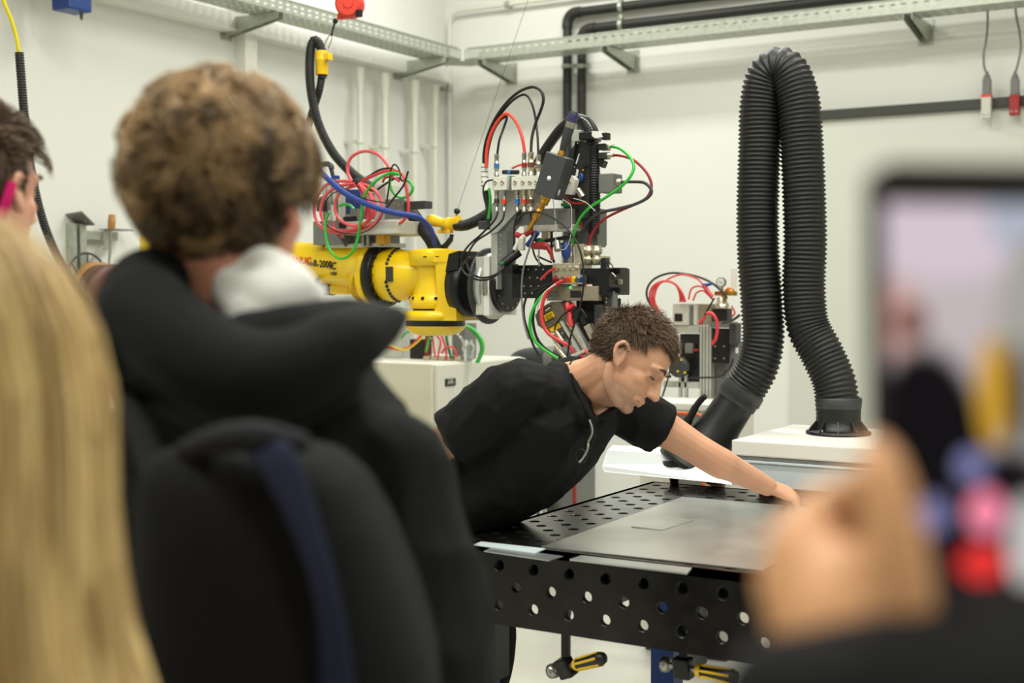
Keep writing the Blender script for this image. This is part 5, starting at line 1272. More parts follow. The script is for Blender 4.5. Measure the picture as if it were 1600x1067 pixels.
def hand(mb, wrist, d, nrm, curl=(.5, .5, .5, .5), k=1.0, side=1, thumb=(.6, .35), spread=.06, ext=None):
    """wrist point, d towards the knuckles, nrm out of the back of the hand; side = +1 if the thumb leaves along d x nrm"""
    wrist, d = Vector(wrist), Vector(d).normalized(); n_ = Vector(nrm); n_ = (n_ - d * n_.dot(d)).normalized(); t_ = d.cross(n_) * side
    R_ = Matrix((d, t_, n_)).transposed()
    loft(mb, [(wrist - d * .015 * k, t_, n_, .024 * k, .019 * k), (wrist + d * .015 * k, t_, n_, .028 * k, .018 * k), (wrist + d * .05 * k, t_, n_, .038 * k, .016 * k), (wrist + d * .088 * k, t_, n_, .041 * k, .013 * k), (wrist + d * .098 * k, t_, n_, .036 * k, .009 * k)], 20)
    tips = []
    for i in range(4):
        off = (.030, .010, -.010, -.029)[i]; L = (.074, .082, .077, .060)[i] * k
        p = wrist + d * ((.090, .094, .090, .082)[i] * k) + t_ * off * k
        a_ = 0.; dd = (d + t_ * off / .03 * spread).normalized(); pts = [p - dd * .02 * k, p]; c_ = curl[i] if hasattr(curl, '__len__') else curl
        cs = (c_ * .7, c_, c_ * .8) if not hasattr(c_, '__len__') else c_
        for j, fr in enumerate((.45, .31, .24)):
            a_ += cs[j]; p = p + (dd * math.cos(a_) - n_ * math.sin(a_)) * L * fr; pts.append(p)
        limb(mb, pts, [.0092 * k, .0094 * k, .0085 * k, .0076 * k, .0062 * k], 10); tips.append(p)
    b = wrist + d * .022 * k + t_ * .026 * k - n_ * .006 * k
    e1 = b + (d * math.cos(thumb[0]) + t_ * math.sin(thumb[0]) - n_ * .25) * .042 * k
    e2 = e1 + (d * math.cos(thumb[1]) + t_ * math.sin(thumb[1]) - n_ * .35) * .034 * k
    e3 = e2 + (d * math.cos(thumb[1] * .8) + t_ * math.sin(thumb[1] * .8) - n_ * .4) * .026 * k
    limb(mb, [b, e1, e2, e3], [.017 * k, .0125 * k, .0105 * k, .0078 * k], 12); tips.append(e3)
    return tips
def strands(name, parent, m, roots, dirs, L, K, r0, wave=.0, wfreq=3., grav=0., ell=None, keep=1.02, tone=None, seed=1, taper=.25, extra=None, clump=None, kmax=9.):
    """tapered three-sided tufts grown from root points, pushed clear of the skull ellipsoid"""
    rg = np.random.default_rng(seed); N = len(roots); P = np.zeros((N, K, 3)); p = roots.copy(); d = dirs / np.linalg.norm(dirs, axis=1, keepdims=True)
    L = np.broadcast_to(L, (N,)); ph_ = rg.uniform(0, 6.28, (N, 1)) if clump is None else clump['ph'][:, None]; A_ = rg.normal(size=(N, 3)) if clump is None else clump['A']; B_ = rg.normal(size=(N, 3)) if clump is None else clump['B']
    for k in range(K):
        P[:, k] = p
        t = k / (K - 1)
        w_ = wave * (A_ * np.sin(wfreq * t * 6.28 + ph_) + B_ * np.cos(wfreq * t * 6.28 + ph_))
        d = d + w_ + np.array([0, 0, -grav])[None]; d /= np.linalg.norm(d, axis=1, keepdims=True)
        if extra is not None: d = extra(p, d, t); d /= np.linalg.norm(d, axis=1, keepdims=True)
        p = p + d * (L / (K - 1))[:, None]
        if ell is not None:
            c, R_, rad = ell; q = (p - c) @ R_; s = np.sqrt(((q / rad) ** 2).sum(1)); kk = keep + .0 * s; f = np.where(s < kk, kk / np.maximum(s, 1e-6), np.where(s > kmax, kmax / s, 1.)); p = c + (q * f[:, None]) @ R_.T
    T = np.gradient(P, axis=1); T /= np.maximum(np.linalg.norm(T, axis=2, keepdims=True), 1e-9)
    ref = rg.normal(size=(N, 1, 3)); u = np.cross(T, ref); u /= np.maximum(np.linalg.norm(u, axis=2, keepdims=True), 1e-9); v = np.cross(T, u)
    prof = np.linspace(0, 1, K); prof = np.minimum(1, .55 + prof * 3) * (1 - (1 - taper) * prof ** 2.2); rr = r0 * prof[None, :, None] * (rg.uniform(.7, 1.3, (N, 1, 1)))
    ring = [P + rr * (u * math.cos(a) + v * math.sin(a)) for a in (0, 2 * PI / 3, 4 * PI / 3)]
    Vv = np.stack(ring, 2).reshape(-1, 3)                       # N, K, 3, xyz
    b = (np.arange(N)[:, None, None] * K + np.arange(K - 1)[None, :, None]) * 3; i = np.arange(3)[None, None, :]; j = (i + 1) % 3
    Fq = np.stack([b + i, b + j, b + 3 + j, b + 3 + i], -1).reshape(-1, 4)
    tn = rg.uniform(.1, .9, N) if tone is None else tone
    tn = np.repeat(np.clip(tn[:, None] * (.75 + .5 * np.linspace(0, 1, K)[None]), 0, 1).reshape(-1), 3)
    return Vv, Fq, tn
def skull_roots(hd, n, region, seed, grow=1.0):
    """points on the skull where hair grows; region(f, r, u) on the unit sphere"""
    rg = np.random.default_rng(seed); q = rg.normal(size=(n * 6, 3)); q /= np.linalg.norm(q, axis=1, keepdims=True)
    q = q[region(q[:, 0], q[:, 1], q[:, 2])][:n]; c, rad = hd.ell(); R_ = np.array(hd.R); rad = np.array(rad) * hd.k * grow
    return np.array(c) + (q * rad) @ R_.T, q, (np.array(c), R_, rad)
def merge(name, parent, m, sets):
    V_, F_, T_ = [], [], []; o = 0
    for a_, b_, c_ in sets: V_.append(a_); F_.append(b_ + o); T_.append(c_); o += len(a_)
    return mesh_np(name, np.concatenate(V_), np.concatenate(F_), m, parent, np.concatenate(T_))
def cap(hd, region, grow, tone=.12, n=40, mm=28, bump=None):
    """scalp under the strands"""
    c, rad = hd.ell(); R_ = np.array(hd.R); vs = []; keep = []
    for i in range(mm + 1):
        th = PI * i / mm
        for k in range(n):
            a_ = 2 * PI * k / n; q = np.array([math.sin(th) * math.cos(a_), math.sin(th) * math.sin(a_), math.cos(th)]); vs.append(q)
    vs = np.array(vs); ok = region(vs[:, 0], vs[:, 1], vs[:, 2]); g = np.full(len(vs), grow) if bump is None else grow + bump(vs)
    W = np.array(c) + (vs * np.array(rad) * hd.k * g[:, None]) @ R_.T; fs = []
    for i in range(mm):
        for k in range(n):
            q = (i * n + k, i * n + (k + 1) % n, (i + 1) * n + (k + 1) % n, (i + 1) * n + k)
            if all(ok[list(q)]): fs.append(q)
    return W, np.array(fs), np.full(len(W), tone)
def shoe(person, p, d):
    p, d = Vector(p), Vector(d).normalized(); s = Vector((-d.y, d.x, 0)); mb = MB()
    loft(mb, [(p - d * .09 + ZV * .035, s, ZV, .03, .033), (p - d * .05 + ZV * .05, s, ZV, .04, .048), (p + d * .03 + ZV * .045, s, ZV, .045, .043), (p + d * .12 + ZV * .032, s, ZV, .048, .03), (p + d * .17 + ZV * .025, s, ZV, .035, .022), (p + d * .19 + ZV * .022, s, ZV, .015, .012)])
    return mb.build('shoe', 'shoe_black', person)

# ------------------------------------------------------------------ man leaning over the table
PV = Vector((-2.02, 3.04, .90)); NK = Vector((-1.672, 3.09, 1.245))
man = thing('person', (-2.05, 3.05, 0), 'man in a black T-shirt leaning over the perforated table, one arm stretched out', 'person')
RT, TWD = RGT, -FWD
Fh = RT * .72 + Vector((TWD.x, TWD.y, 0)).normalized() * .40 - ZV * .60
Uh = RT * .62 + ZV * .78
mh = Head(V(984, 563, 3.40), Fh, Uh, 1.0)
body = MB(); mh.shapes(body)
side = Vector((.06, 1, 0)).normalized()
def fr(d): d = Vector(d).normalized(); return side.cross(d) * -1
spine = [PV, Vector((-1.885, 3.06, 1.0)), Vector((-1.775, 3.08, 1.11)), Vector((-1.70, 3.09, 1.195)), NK]
rings = []
for i, (ru, rv) in enumerate(((.16, .11), (.145, .10), (.16, .11), (.175, .105), (.09, .07))):
    d = spine[min(i + 1, 4)] - spine[max(i - 1, 0)]; rings.append((spine[i], side, fr(d), ru, rv))
loft(body, rings)
limb(body, [NK - mh.F * .045 - ZV * .015, NK + (mh.p(-.03, 0, -.05) - NK) * .5, mh.p(-.025, 0, -.04)], [.052, .058, .060])
limb(body, [NK + Vector((.035, .005, -.03)), mh.p(.015, 0, -.075)], [.048, .045])
limb(body, [NK + Vector((.01, .0, -.02)), NK + Vector((.045, -.006, -.048)), NK + Vector((.062, -.016, -.078))], [.054, .044, .020])
# far arm, reaching
SL = Vector((-1.655, 3.265, 1.195)); hw = V(1199, 760, 3.86); el = V(1112, 716, 3.70)
limb(body, [SL, SL + (el - SL) * .5 + ZV * .006, el, el + (hw - el) * .35, hw], [.060, .054, .044, .045, .037, .028])
hd_dir = (V(1240, 773, 3.90) - hw).normalized()
back = (ZV * .9 - FWD * .5).normalized()
hand(body, hw, hd_dir, back, curl=((.28, .12, .06), (.42, .35, .2), (.5, .5, .3), (.55, .6, .3)), k=.96, side=-1, thumb=(.35, .0))
# near arm, drawn back to the hip
SR = Vector((-1.765, 2.915, 1.235)); er = Vector((-2.02, 2.84, 1.04)); wr = Vector((-1.97, 2.90, .82))
limb(body, [SR, (SR + er) / 2, er, (er + wr) / 2, wr], [.060, .054, .045, .045, .036, .028])
hand(body, wr, Vector((.25, .2, -1)), Vector((-.2, -1, -.1)), curl=.5, side=1)
for s_, kx, ax_ in ((-1, -.02, .0), (1, .03, .04)):
    hip = PV + side * .085 * s_ - ZV * .04; kn = Vector((-2.03 + kx, 3.06 + .10 * s_ + .35 * 0, .48)); an = Vector((-2.12 + kx, 3.06 + .11 * s_, .09))
    limb(body, [hip, kn, an], [.085, .065, .055, .05, .04])
def man_tone(co):
    q = (co - np.array(mh.c)) @ np.array(mh.R); t = np.zeros(len(co))
    f, r, u = q[:, 0], q[:, 1], q[:, 2]
    st = np.clip((-.045 - u) / .03, 0, 1) * np.clip((.12 + u) / .02 + 1, 0, 1) * np.clip((f + .01) / .03, 0, 1) * (np.abs(r) < .08) * (f < .13) * (u > -.13)
    lips = np.exp(-(((u + .066) / .006) ** 2)) * (f > .08)
    ear = (np.abs(r) > .077) * np.exp(-((f + .006) / .009) ** 2 - ((u + .004) / .015) ** 2)  # darker spot: shade of the ear hollow painted into the skin
    return np.clip(.55 * st * (1 - lips) + .6 * ear, 0, 1)
remesh(body, 'body', 'skin_man', man, .0032, 4, tone=man_tone)
for r in (1,):
    MB().tube(catmull([mh.p(.0875, r * .018, .002), mh.p(.0905, r * .031, .0), mh.p(.0835, r * .046, .001)], 4), .0022, 6).build('eye_lashes', 'eye_dark', man)
for r in (-1, 1):
    MB().tube(catmull([mh.p(.0995, r * .012, .027), mh.p(.1010, r * .031, .0345), mh.p(.0925, r * .052, .030)], 4), [.0024] * 3 + [.004] * 4 + [.002] * 2, 6).build('eyebrow', 'brow_brown', man)
MB().tube(catmull([mh.p(.088, .021, -.0665), mh.p(.0975, .008, -.067), mh.p(.0975, -.008, -.067), mh.p(.088, -.021, -.0665)], 4), .0022, 6).build('mouth', 'lip', man)
# T-shirt
sh = MB(); rings = []
for i, (c, ru, rv) in enumerate(((PV + Vector((-.03, 0, -.05)), .18, .12), (PV + Vector((.01, 0, .03)), .185, .13), (Vector((-1.865, 3.06, 1.0)), .175, .135), (Vector((-1.765, 3.08, 1.10)), .185, .135), (Vector((-1.70, 3.085, 1.18)), .195, .115), (Vector((-1.675, 3.085, 1.225)), .13, .085))):
    d = spine[min(i + 1, 4)] - spine[max(i - 1, 0)] if i < 5 else NK - spine[3]; rings.append((c, side, fr(d), ru, rv))
loft(sh, rings)
hem = SL + (el - SL) * .50
limb(sh, [SL - Vector((.05, .06, .0)), SL, SL + (el - SL) * .3], [.075, .084, .078]); sh.tube([SL, SL + (el - SL) * .25, hem], [.080, .080, .076], 20)
hem2 = SR + (er - SR) * .62
limb(sh, [SR + Vector((.05, .07, -.01)), SR, SR + (er - SR) * .3], [.08, .086, .082]); sh.tube([SR, SR + (er - SR) * .3, hem2], [.084, .084, .080], 20)
limb(sh, [V(895, 572, 3.56), V(868, 580, 3.53), V(882, 592, 3.48), V(898, 625, 3.435), V(921, 657, 3.405), V(940, 664, 3.42)], [.026, .032, .030, .034, .028, .020])
wf = wrinkles(.0042, 16, 3); wf2 = wrinkles(.003, 38, 5)
remesh(sh, 'tshirt', 'tee_black', man, .006, 5, noise=lambda c: wf(c) + wf2(c))
# neckband and button placket
nc = NK + Vector((.005, 0, -.005)); nd = (mh.p(-.02, 0, -.05) - NK).normalized()
fwd_n = Vector((.78, -.05, -.62)); fwd_n.normalize(); sd = fwd_n.cross(nd).normalized()
MB().tube(catmull([V(x, y, z) for x, y, z in ((905, 560, 3.53), (893, 572, 3.48), (898, 596, 3.435), (908, 622, 3.405), (919, 642, 3.385), (928, 655, 3.375), (944, 648, 3.40), (962, 636, 3.44))], 5), .0085, 8).build('neckband', 'tee_black', man)
MB().tube(catmull([V(928, 652, 3.36), V(925, 672, 3.36), V(918, 700, 3.37), V(908, 722, 3.38)], 4), [.010] * 12 + [.008], 6).build('placket', 'tee_black', man)
# trousers and shoes
tr_ = MB(); loft(tr_, [(PV - ZV * .10 - XV * .02, side, Vector((1, 0, 0)), .16, .115), (PV - ZV * .02 - XV * .02, side, Vector((1, 0, -.3)), .165, .118), (PV + Vector((.03, 0, .04)), side, Vector((1, 0, -.6)), .15, .115)])
for s_, kx in ((-1, -.02), (1, .03)):
    hip = PV + side * .085 * s_ - ZV * .06; kn = Vector((-2.03 + kx, 3.06 + .10 * s_, .48)); an = Vector((-2.12 + kx, 3.06 + .11 * s_, .05))
    limb(tr_, [hip, (hip + kn) / 2, kn, (kn + an) / 2, an], [.105, .095, .078, .072, .068]); shoe(man, (an.x + .02, an.y, 0), (1, .1 * s_, 0))
wt_ = wrinkles(.005, 14, 8); remesh(tr_, 'trousers', 'trousers_black', man, .009, 4, noise=wt_)
# hair
reg_m = lambda f, r, u: np.where(f > .45, u > .56, np.where(f > .0, (u > -.02 + .3 * f) | ((np.abs(r) > .7) & (u > -.35) & (f < .22) & (f > .05)), u > -.62 - .25 * np.abs(f)))
def comb(hd, n, region, seed, tang, lift, jit, L, r0, **kw):
    roots, q, ell = skull_roots(hd, n, region, seed, 1.0); R_ = np.array(hd.R); nrm = (q / np.array(hd.ell()[1])); nrm /= np.linalg.norm(nrm, axis=1, keepdims=True)
    t = tang(q); t = t - nrm * (t * nrm).sum(1, keepdims=True); t /= np.maximum(np.linalg.norm(t, axis=1, keepdims=True), 1e-6)
    rg = np.random.default_rng(seed + 9); d = nrm * (lift(q) if callable(lift) else lift)[..., None] if callable(lift) else nrm * lift
    d = d + t + rg.normal(size=q.shape) * jit; LL = L(q) if callable(L) else L
    LL = LL * rg.uniform(.75, 1.2, len(roots)); tn = np.clip(rg.normal(.45, .2, len(roots)) + .25 * q[:, 2], 0, 1)
    return strands('h', None, None, roots, d @ R_.T, LL, kw.pop('K', 7), r0, ell=ell, tone=tn, seed=seed, **kw)
tang_m = lambda q: np.stack([.9 * (q[:, 2] > .2) - .6 * (q[:, 2] <= .2), .15 * q[:, 1], -.75 + .9 * (q[:, 0] > .3) * (q[:, 2] > .3)], 1)
merge('hair', man, 'hair_man', [cap(mh, reg_m, 1.035, .15),
    comb(mh, 6500, reg_m, 11, tang_m, lambda q: .22 + .12 * (q[:, 2] > .3), .13, lambda q: .024 + .022 * np.clip(q[:, 2], 0, 1), .0011, wave=.10, wfreq=.8, grav=.02, keep=1.04),
    comb(mh, 900, lambda f, r, u: (u > .5) & (f > -.2) & (f < .62), 12, lambda q: np.stack([np.ones(len(q)), .1 * q[:, 1], .5 * np.ones(len(q))], 1), .5, .16, .036, .0012, wave=.12, wfreq=.8, grav=.05, keep=1.06)])
# eyeglasses hooked in the neckline
eg = thing('eyeglasses', V(915, 690, 3.34), 'folded eyeglasses hanging from the black T-shirt neckline', 'eyeglasses')
MB().tube(catmull([V(921, 656, 3.335), V(925, 668, 3.33), V(925, 678, 3.33), V(919, 690, 3.335)], 5), .0028, 8).build('temple_arm', 'steel', eg)
MB().tube(catmull([V(919, 692, 3.34), V(918, 702, 3.335), V(911, 715, 3.34), V(905, 722, 3.345)], 5), .0030, 8).build('temple_arm', 'steel', eg)
MB().torus(V(908, 712, 3.35), (FWD + RGT * .8), .017, .0014, 20, 6).build('lens_rim', 'black_plastic', eg)
# ------------------------------------------------------------------ student seen from behind
def figure(mb, c, f, s, H, neck, sh_w=.185, arms=None, k=1.0):
    """standing torso and legs under clothes; c = point on the floor, f facing, s its right"""
    c, f, s = Vector(c), Vector(f), Vector(s)
    hip = H * .52; shz = H * .815
    loft(mb, [(c + ZV * (hip - .08), s, f, .15, .10), (c + ZV * (hip + .05), s, f, .15, .105), (c + ZV * (hip + .2), s, f, .135, .095), (c + ZV * (shz - .15), s, f, .165, .11), (c + ZV * (shz - .02), s, f, sh_w * .8, .09), (c + ZV * (shz + .03), s, f, .07, .06)])
    limb(mb, [c + ZV * (shz - .03), neck], [.065, .056])
    for g in (-1, 1):
        limb(mb, [c + s * .085 * g + ZV * hip, c + s * .09 * g + ZV * (H * .28), c + s * .095 * g + ZV * .06], [.085, .062, .05, .04])
    return hip, shz
def trousers(person, c, s, f, H, m):
    mb = MB(); hip = H * .52; loft(mb, [(c + ZV * (hip - .09), s, f, .165, .12), (c + ZV * (hip + .06), s, f, .155, .115)])
    for g in (-1, 1):
        limb(mb, [c + s * .088 * g + ZV * (hip - .02), c + s * .095 * g + ZV * (H * .28), c + s * .10 * g + ZV * .06], [.10, .078, .07, .062]); shoe(person, c + s * .10 * g + f * .02 - ZV * c.z, f)
    remesh(mb, 'trousers', m, person, .012, 4, noise=wrinkles(.005, 14, 4))
yw = math.radians(-20)
RGH = Vector((RGT.x, RGT.y, 0)).normalized(); FWH = Vector((FWD.x, FWD.y, 0)).normalized()
sf = (FWH * math.cos(math.radians(24)) + RGH * math.sin(math.radians(24))); ss = sf.cross(ZV)
ZS = 1.50
sh_ = Head(V(358, 318, ZS), sf - ZV * .06, ZV, 1.0)
stc = V(408, 700, ZS + .02); stc.z = 0
HS = 1.80
stu = thing('person', stc, 'person with wavy brown hair seen from behind in a dark hooded jacket', 'person')
b = MB(); sh_.shapes(b)
nk_ = V(425, 400, ZS)
hip, shz = figure(b, stc, sf, ss, 1.66, sh_.p(-.02, 0, -.06))
limb(b, [V(412, 500, ZS), sh_.p(-.025, 0, -.05)], [.060, .056])
arms = []
for g in (-1, 1):
    S0 = stc + ss * .165 * g + ZV * 1.305; E0 = S0 + ss * .065 * g - sf * .03 - ZV * .29; W0 = E0 + sf * .10 - ss * .02 * g - ZV * .25
    limb(b, [S0, E0, W0], [.055, .045, .042, .03]); hand(b, W0, -ZV + sf * .2, ss * g, curl=.4, side=-g); arms.append((S0, E0, W0))
def stu_tone(co):
    q = (co - np.array(sh_.c)) @ np.array(sh_.R)
    return np.clip((np.abs(q[:, 1]) - .074) / .01, 0, 1) * (np.abs(q[:, 0]) < .04) * .8
remesh(b, 'body', 'skin_student', stu, .006, 4, tone=stu_tone)
trousers(stu, stc, ss, sf, HS, 'jeans')
# jacket
j = MB()
loft(j, [(stc + ZV * .78, ss, sf, .215, .155), (stc + ZV * 1.0, ss, sf, .215, .155), (stc + ZV * 1.2, ss, sf, .215, .15), (stc + ZV * 1.31, ss, sf, .195, .13), (stc + ZV * 1.39, ss, sf, .15, .11), (stc + ZV * 1.44, ss, sf, .115, .09), (stc + ZV * 1.46, ss, sf, .08, .07)], p=2.6)
for S0, E0, W0 in arms:
    limb(j, [S0 - ZV * .015, S0 + (E0 - S0) * .5, E0, (E0 + W0) / 2, W0 + (W0 - E0) * .05], [.080, .086, .084, .078, .07, .062])
jw = wrinkles(.007, 9, 21); jw2 = wrinkles(.004, 22, 22)
remesh(j, 'jacket', 'jacket_dark', stu, .008, 5, noise=lambda c: jw(c) + jw2(c))
# folded hood: thick roll round the neck, hanging at the back
h = MB()
limb(h, [V(330, 460, 1.52), V(268, 436, 1.47), V(225, 460, 1.42), V(215, 520, 1.38)], [.020, .034, .042, .05])
limb(h, [V(225, 480, 1.37), V(290, 545, 1.32), V(380, 585, 1.30), V(470, 575, 1.31), V(540, 535, 1.34), V(598, 506, 1.40), V(632, 494, 1.44)], [.045, .046, .046, .044, .038, .027, .008])
limb(h, [V(400, 548, 1.37), V(470, 520, 1.38), V(545, 498, 1.42), V(612, 494, 1.46)], [.04, .032, .024, .010])
limb(h, [V(270, 570, 1.37), V(380, 612, 1.35), V(500, 585, 1.37)], [.045, .05, .045])
hw_ = wrinkles(.006, 14, 31)
remesh(h, 'hood', 'jacket_dark', stu, .007, 5, noise=hw_)
# white inner hood
wh = MB()
limb(wh, [V(315, 400, 1.53), V(345, 425, 1.46), V(380, 458, 1.42), V(415, 468, 1.40), V(455, 455, 1.42), V(488, 470, 1.47)], [.012, .020, .026, .032, .028, .014])
limb(wh, [V(372, 425, 1.45), V(408, 412, 1.43), V(432, 428, 1.42), V(470, 452, 1.44), V(492, 462, 1.50)], [.014, .022, .026, .022, .012])
limb(wh, [V(345, 440, 1.44), V(385, 488, 1.39), V(440, 478, 1.40)], [.012, .024, .02])
remesh(wh, 'white_hood', 'hoodie_white', stu, .005, 4, noise=wrinkles(.003, 30, 33))
# wavy hair in clumps
def clumpy(hd, nc, per, region, seed, L, r0, wave, wfreq, lift, droop, tang=None, K=9, grow=1.0, keep=1.05, spread=.012, grav=.05, tonef=None, kmax=9.):
    rg = np.random.default_rng(seed); roots, q, ell = skull_roots(hd, nc, region, seed, grow); R_ = np.array(hd.R); n = len(roots)
    nrm = q / np.array(hd.ell()[1]); nrm /= np.linalg.norm(nrm, axis=1, keepdims=True)
    t = np.tile(np.array([0, 0, -1.]), (n, 1)) if tang is None else tang(q); t = t + rg.normal(size=q.shape) * .35
    t -= nrm * (t * nrm).sum(1, keepdims=True); t /= np.maximum(np.linalg.norm(t, axis=1, keepdims=True), 1e-6)
    d = nrm * lift + t * droop; LL = (L(q) if callable(L) else np.full(n, L)) * rg.uniform(.7, 1.25, n)
    ph_ = rg.uniform(0, 6.28, n); A_ = rg.normal(size=(n, 3)); B_ = rg.normal(size=(n, 3)); tn = np.clip(rg.normal(.42, .24, n), 0, 1) if tonef is None else tonef(q, rg)
    ix = np.repeat(np.arange(n), per); ro = roots[ix] + rg.normal(size=(len(ix), 3)) * spread * .5; dd = d[ix] + rg.normal(size=(len(ix), 3)) * .10
    return strands('h', None, None, ro, dd @ R_.T, LL[ix] * rg.uniform(.85, 1.12, len(ix)), K, r0, wave=wave, wfreq=wfreq, grav=grav, ell=ell, keep=keep, kmax=kmax, tone=np.clip(tn[ix] + rg.normal(size=len(ix)) * .08, 0, 1), seed=seed + 1,
                   clump=dict(ph=ph_[ix] + rg.normal(size=len(ix)) * .12, A=A_[ix], B=B_[ix]))
reg_s = lambda f, r, u: np.where(f > .45, u > .35, np.where(f > .05, u > .0, u > -.80))
tone_s = lambda q, rg: np.clip(rg.normal(.32, .28, len(q)) + .36 * np.clip(q[:, 2], -.4, 1) - .12 * q[:, 1], 0, 1)
merge('hair', stu, 'hair_student', [cap(sh_, reg_s, 1.10, .12, bump=lambda q: .03 * np.sin(q[:, 0] * 9 + 2) * np.sin(q[:, 1] * 8) * np.sin(q[:, 2] * 9)),
    clumpy(sh_, 430, 24, reg_s, 41, lambda q: .058 + .014 * q[:, 2], .0014, .26, .75, .34, 1.0, keep=1.10, kmax=1.27, tonef=tone_s, tang=lambda q: np.stack([-.2 * np.ones(len(q)), .9 * np.sign(q[:, 1]) * np.clip(q[:, 2], 0, 1), -1 + .6 * np.clip(q[:, 2], 0, 1)], 1)),
    clumpy(sh_, 170, 12, lambda f, r, u: (u > .1) & (f < .7), 43, .062, .0014, .34, .8, .42, 1.0, keep=1.14, kmax=1.33, tonef=tone_s)])

# ------------------------------------------------------------------ backpack on the student
pc = V(450, 880, 1.14); bpk = thing('backpack', V(450, 1250, 1.14), 'black rounded backpack with a navy webbing strap on the hooded jacket', 'backpack')
bp = MB(); rg_ = []
bs = RGH; bf = FWH
for y, cx, hw_, dp in ((690, 390, 110, .05), (704, 392, 150, .075), (740, 402, 180, .09), (810, 420, 200, .10), (900, 436, 220, .105), (1020, 452, 245, .11), (1150, 455, 258, .11), (1290, 455, 255, .105), (1360, 455, 230, .08)):
    c_ = V(cx, y, 1.17); rg_.append((c_, bs, bf, hw_ * 1.10 / F, dp))
loft(bp, rg_, 36, 3.0)
remesh(bp, 'main_body', 'pack_black', bpk, .008, 6, noise=wrinkles(.004, 9, 51))
lid = MB(); 
limb(lid, [V(290, 705, 1.11), V(340, 688, 1.09), V(400, 682, 1.08), V(470, 692, 1.09)], [.010, .013, .014, .010]); remesh(lid, 'top_handle', 'handle_grey', bpk, .004, 4)
sv = []
path = catmull([V(402, 680, 1.09), V(420, 704, 1.07), V(448, 750, 1.062), V(480, 830, 1.055), V(508, 920, 1.05), V(522, 1010, 1.05), V(528, 1110, 1.055)], 6)
mbp = MB(); wv = (RGH * .9 + ZV * .35).normalized()
loft(mbp, [(p, wv, (FWH - ZV * .1), .0135 + .003 * math.sin(i * .2), .003) for i, p in enumerate(path)], 14, 3)
mbp.build('webbing_strap', 'strap_navy', bpk)
for g in (-1, 1):
    q = stc + ss * .12 * g
    P = [V(400 + 150 * g, 760, 1.20), q + ZV * 1.44 - sf * .10, q + ZV * 1.47, q + ZV * 1.42 + sf * .13, q + ZV * 1.15 + sf * .17, V(430 + 190 * g, 1150, 1.22)]
    MB().tube(catmull(P, 5), .014, 8).build('shoulder_strap', 'pack_black', bpk) if g < 0 else None

# ------------------------------------------------------------------ blonde person close by
ZBL = .82
bh = Head(V(-106, 622, ZBL), FWH + RGH * .35, ZV, .98)
blc = V(-132, 900, ZBL + .05); blc.z = 0; bff = (FWH + RGH * .3).normalized(); bss = bff.cross(ZV)
HB = 1.553
bl_ = thing('person', blc, 'person with long straight blonde hair seen from behind', 'person')
b = MB(); bh.shapes(b); figure(b, blc, bff, bss, HB, bh.p(-.02, 0, -.06), .17)
barms = []
for g in (-1, 1):
    S0 = blc + bss * .14 * g + ZV * HB * .755; E0 = S0 + bss * .04 * g - ZV * .28; W0 = E0 + bff * .12 - ZV * .20
    limb(b, [S0, E0, W0], [.05, .04, .037, .028]); hand(b, W0, bff - ZV, bss * g, curl=.5, side=-g); barms.append((S0, E0, W0))
remesh(b, 'body', 'skin_neighbour', bl_, .008, 4)
j = MB()
loft(j, [(blc + ZV * .70, bss, bff, .17, .11), (blc + ZV * .95, bss, bff, .165, .10), (blc + ZV * 1.12, bss, bff, .16, .095), (blc + ZV * 1.22, bss, bff, .13, .08), (blc + ZV * 1.28, bss, bff, .07, .065)])
for S0, E0, W0 in barms: limb(j, [S0, E0, (E0 + W0) / 2, W0], [.058, .055, .05, .045])
remesh(j, 'sweater', 'sleeve_black', bl_, .009, 4, noise=wrinkles(.005, 12, 61)); trousers(bl_, blc, bss, bff, HB, 'jeans')
reg_b = lambda f, r, u: np.where(f > .35, u > .25, u > -.75)
def fall(p, d, t):
    """hair lies on the head, then falls over back and shoulders"""
    c = np.array(bh.c); out = p - c; out[:, 2] = 0; n_ = np.linalg.norm(out, axis=1, keepdims=True); out = out / np.maximum(n_, 1e-6)
    z = c[2] - p[:, 2:3]
    want = np.clip(.09 + np.clip(z, 0, .25) * .36, 0, .142)
    push = np.clip((want - n_) * 9, -.35, .9)
    g = np.array([0, 0, -1.])[None]
    return d * .55 + g * .5 + out * push * .6
toneb = lambda q, rg: np.clip(rg.normal(.5, .22, len(q)) + .2 * q[:, 2], 0, 1)
def long_hair(hd, nc, per, seed, L, r0, K=16):
    rg = np.random.default_rng(seed); roots, q, ell = skull_roots(hd, nc, reg_b, seed); R_ = np.array(hd.R); n = len(roots)
    nrm = q / np.array(hd.ell()[1]); nrm /= np.linalg.norm(nrm, axis=1, keepdims=True); t = np.stack([-.5 * np.ones(n), .8 * np.sign(q[:, 1]) * np.clip(q[:, 2] + .3, 0, 1), -1 * np.ones(n)], 1); t -= nrm * (t * nrm).sum(1, keepdims=True)
    d = nrm * .25 + t; tn = toneb(q, rg); ix = np.repeat(np.arange(n), per)
    return strands('h', None, None, roots[ix] + rg.normal(size=(len(ix), 3)) * .004, (d[ix] + rg.normal(size=(len(ix), 3)) * .05) @ R_.T, L * rg.uniform(.85, 1.1, n)[ix], K, r0, wave=.05, wfreq=1.0, ell=ell, keep=1.06, tone=np.clip(tn[ix] + rg.normal(size=len(ix)) * .1, 0, 1), seed=seed, extra=fall, taper=.5,
                   clump=dict(ph=rg.uniform(0, 6.28, n)[ix], A=rg.normal(size=(n, 3))[ix], B=rg.normal(size=(n, 3))[ix]))
merge('hair', bl_, 'hair_blonde', [cap(bh, reg_b, 1.05, .45), long_hair(bh, 560, 14, 71, .60, .0017)])

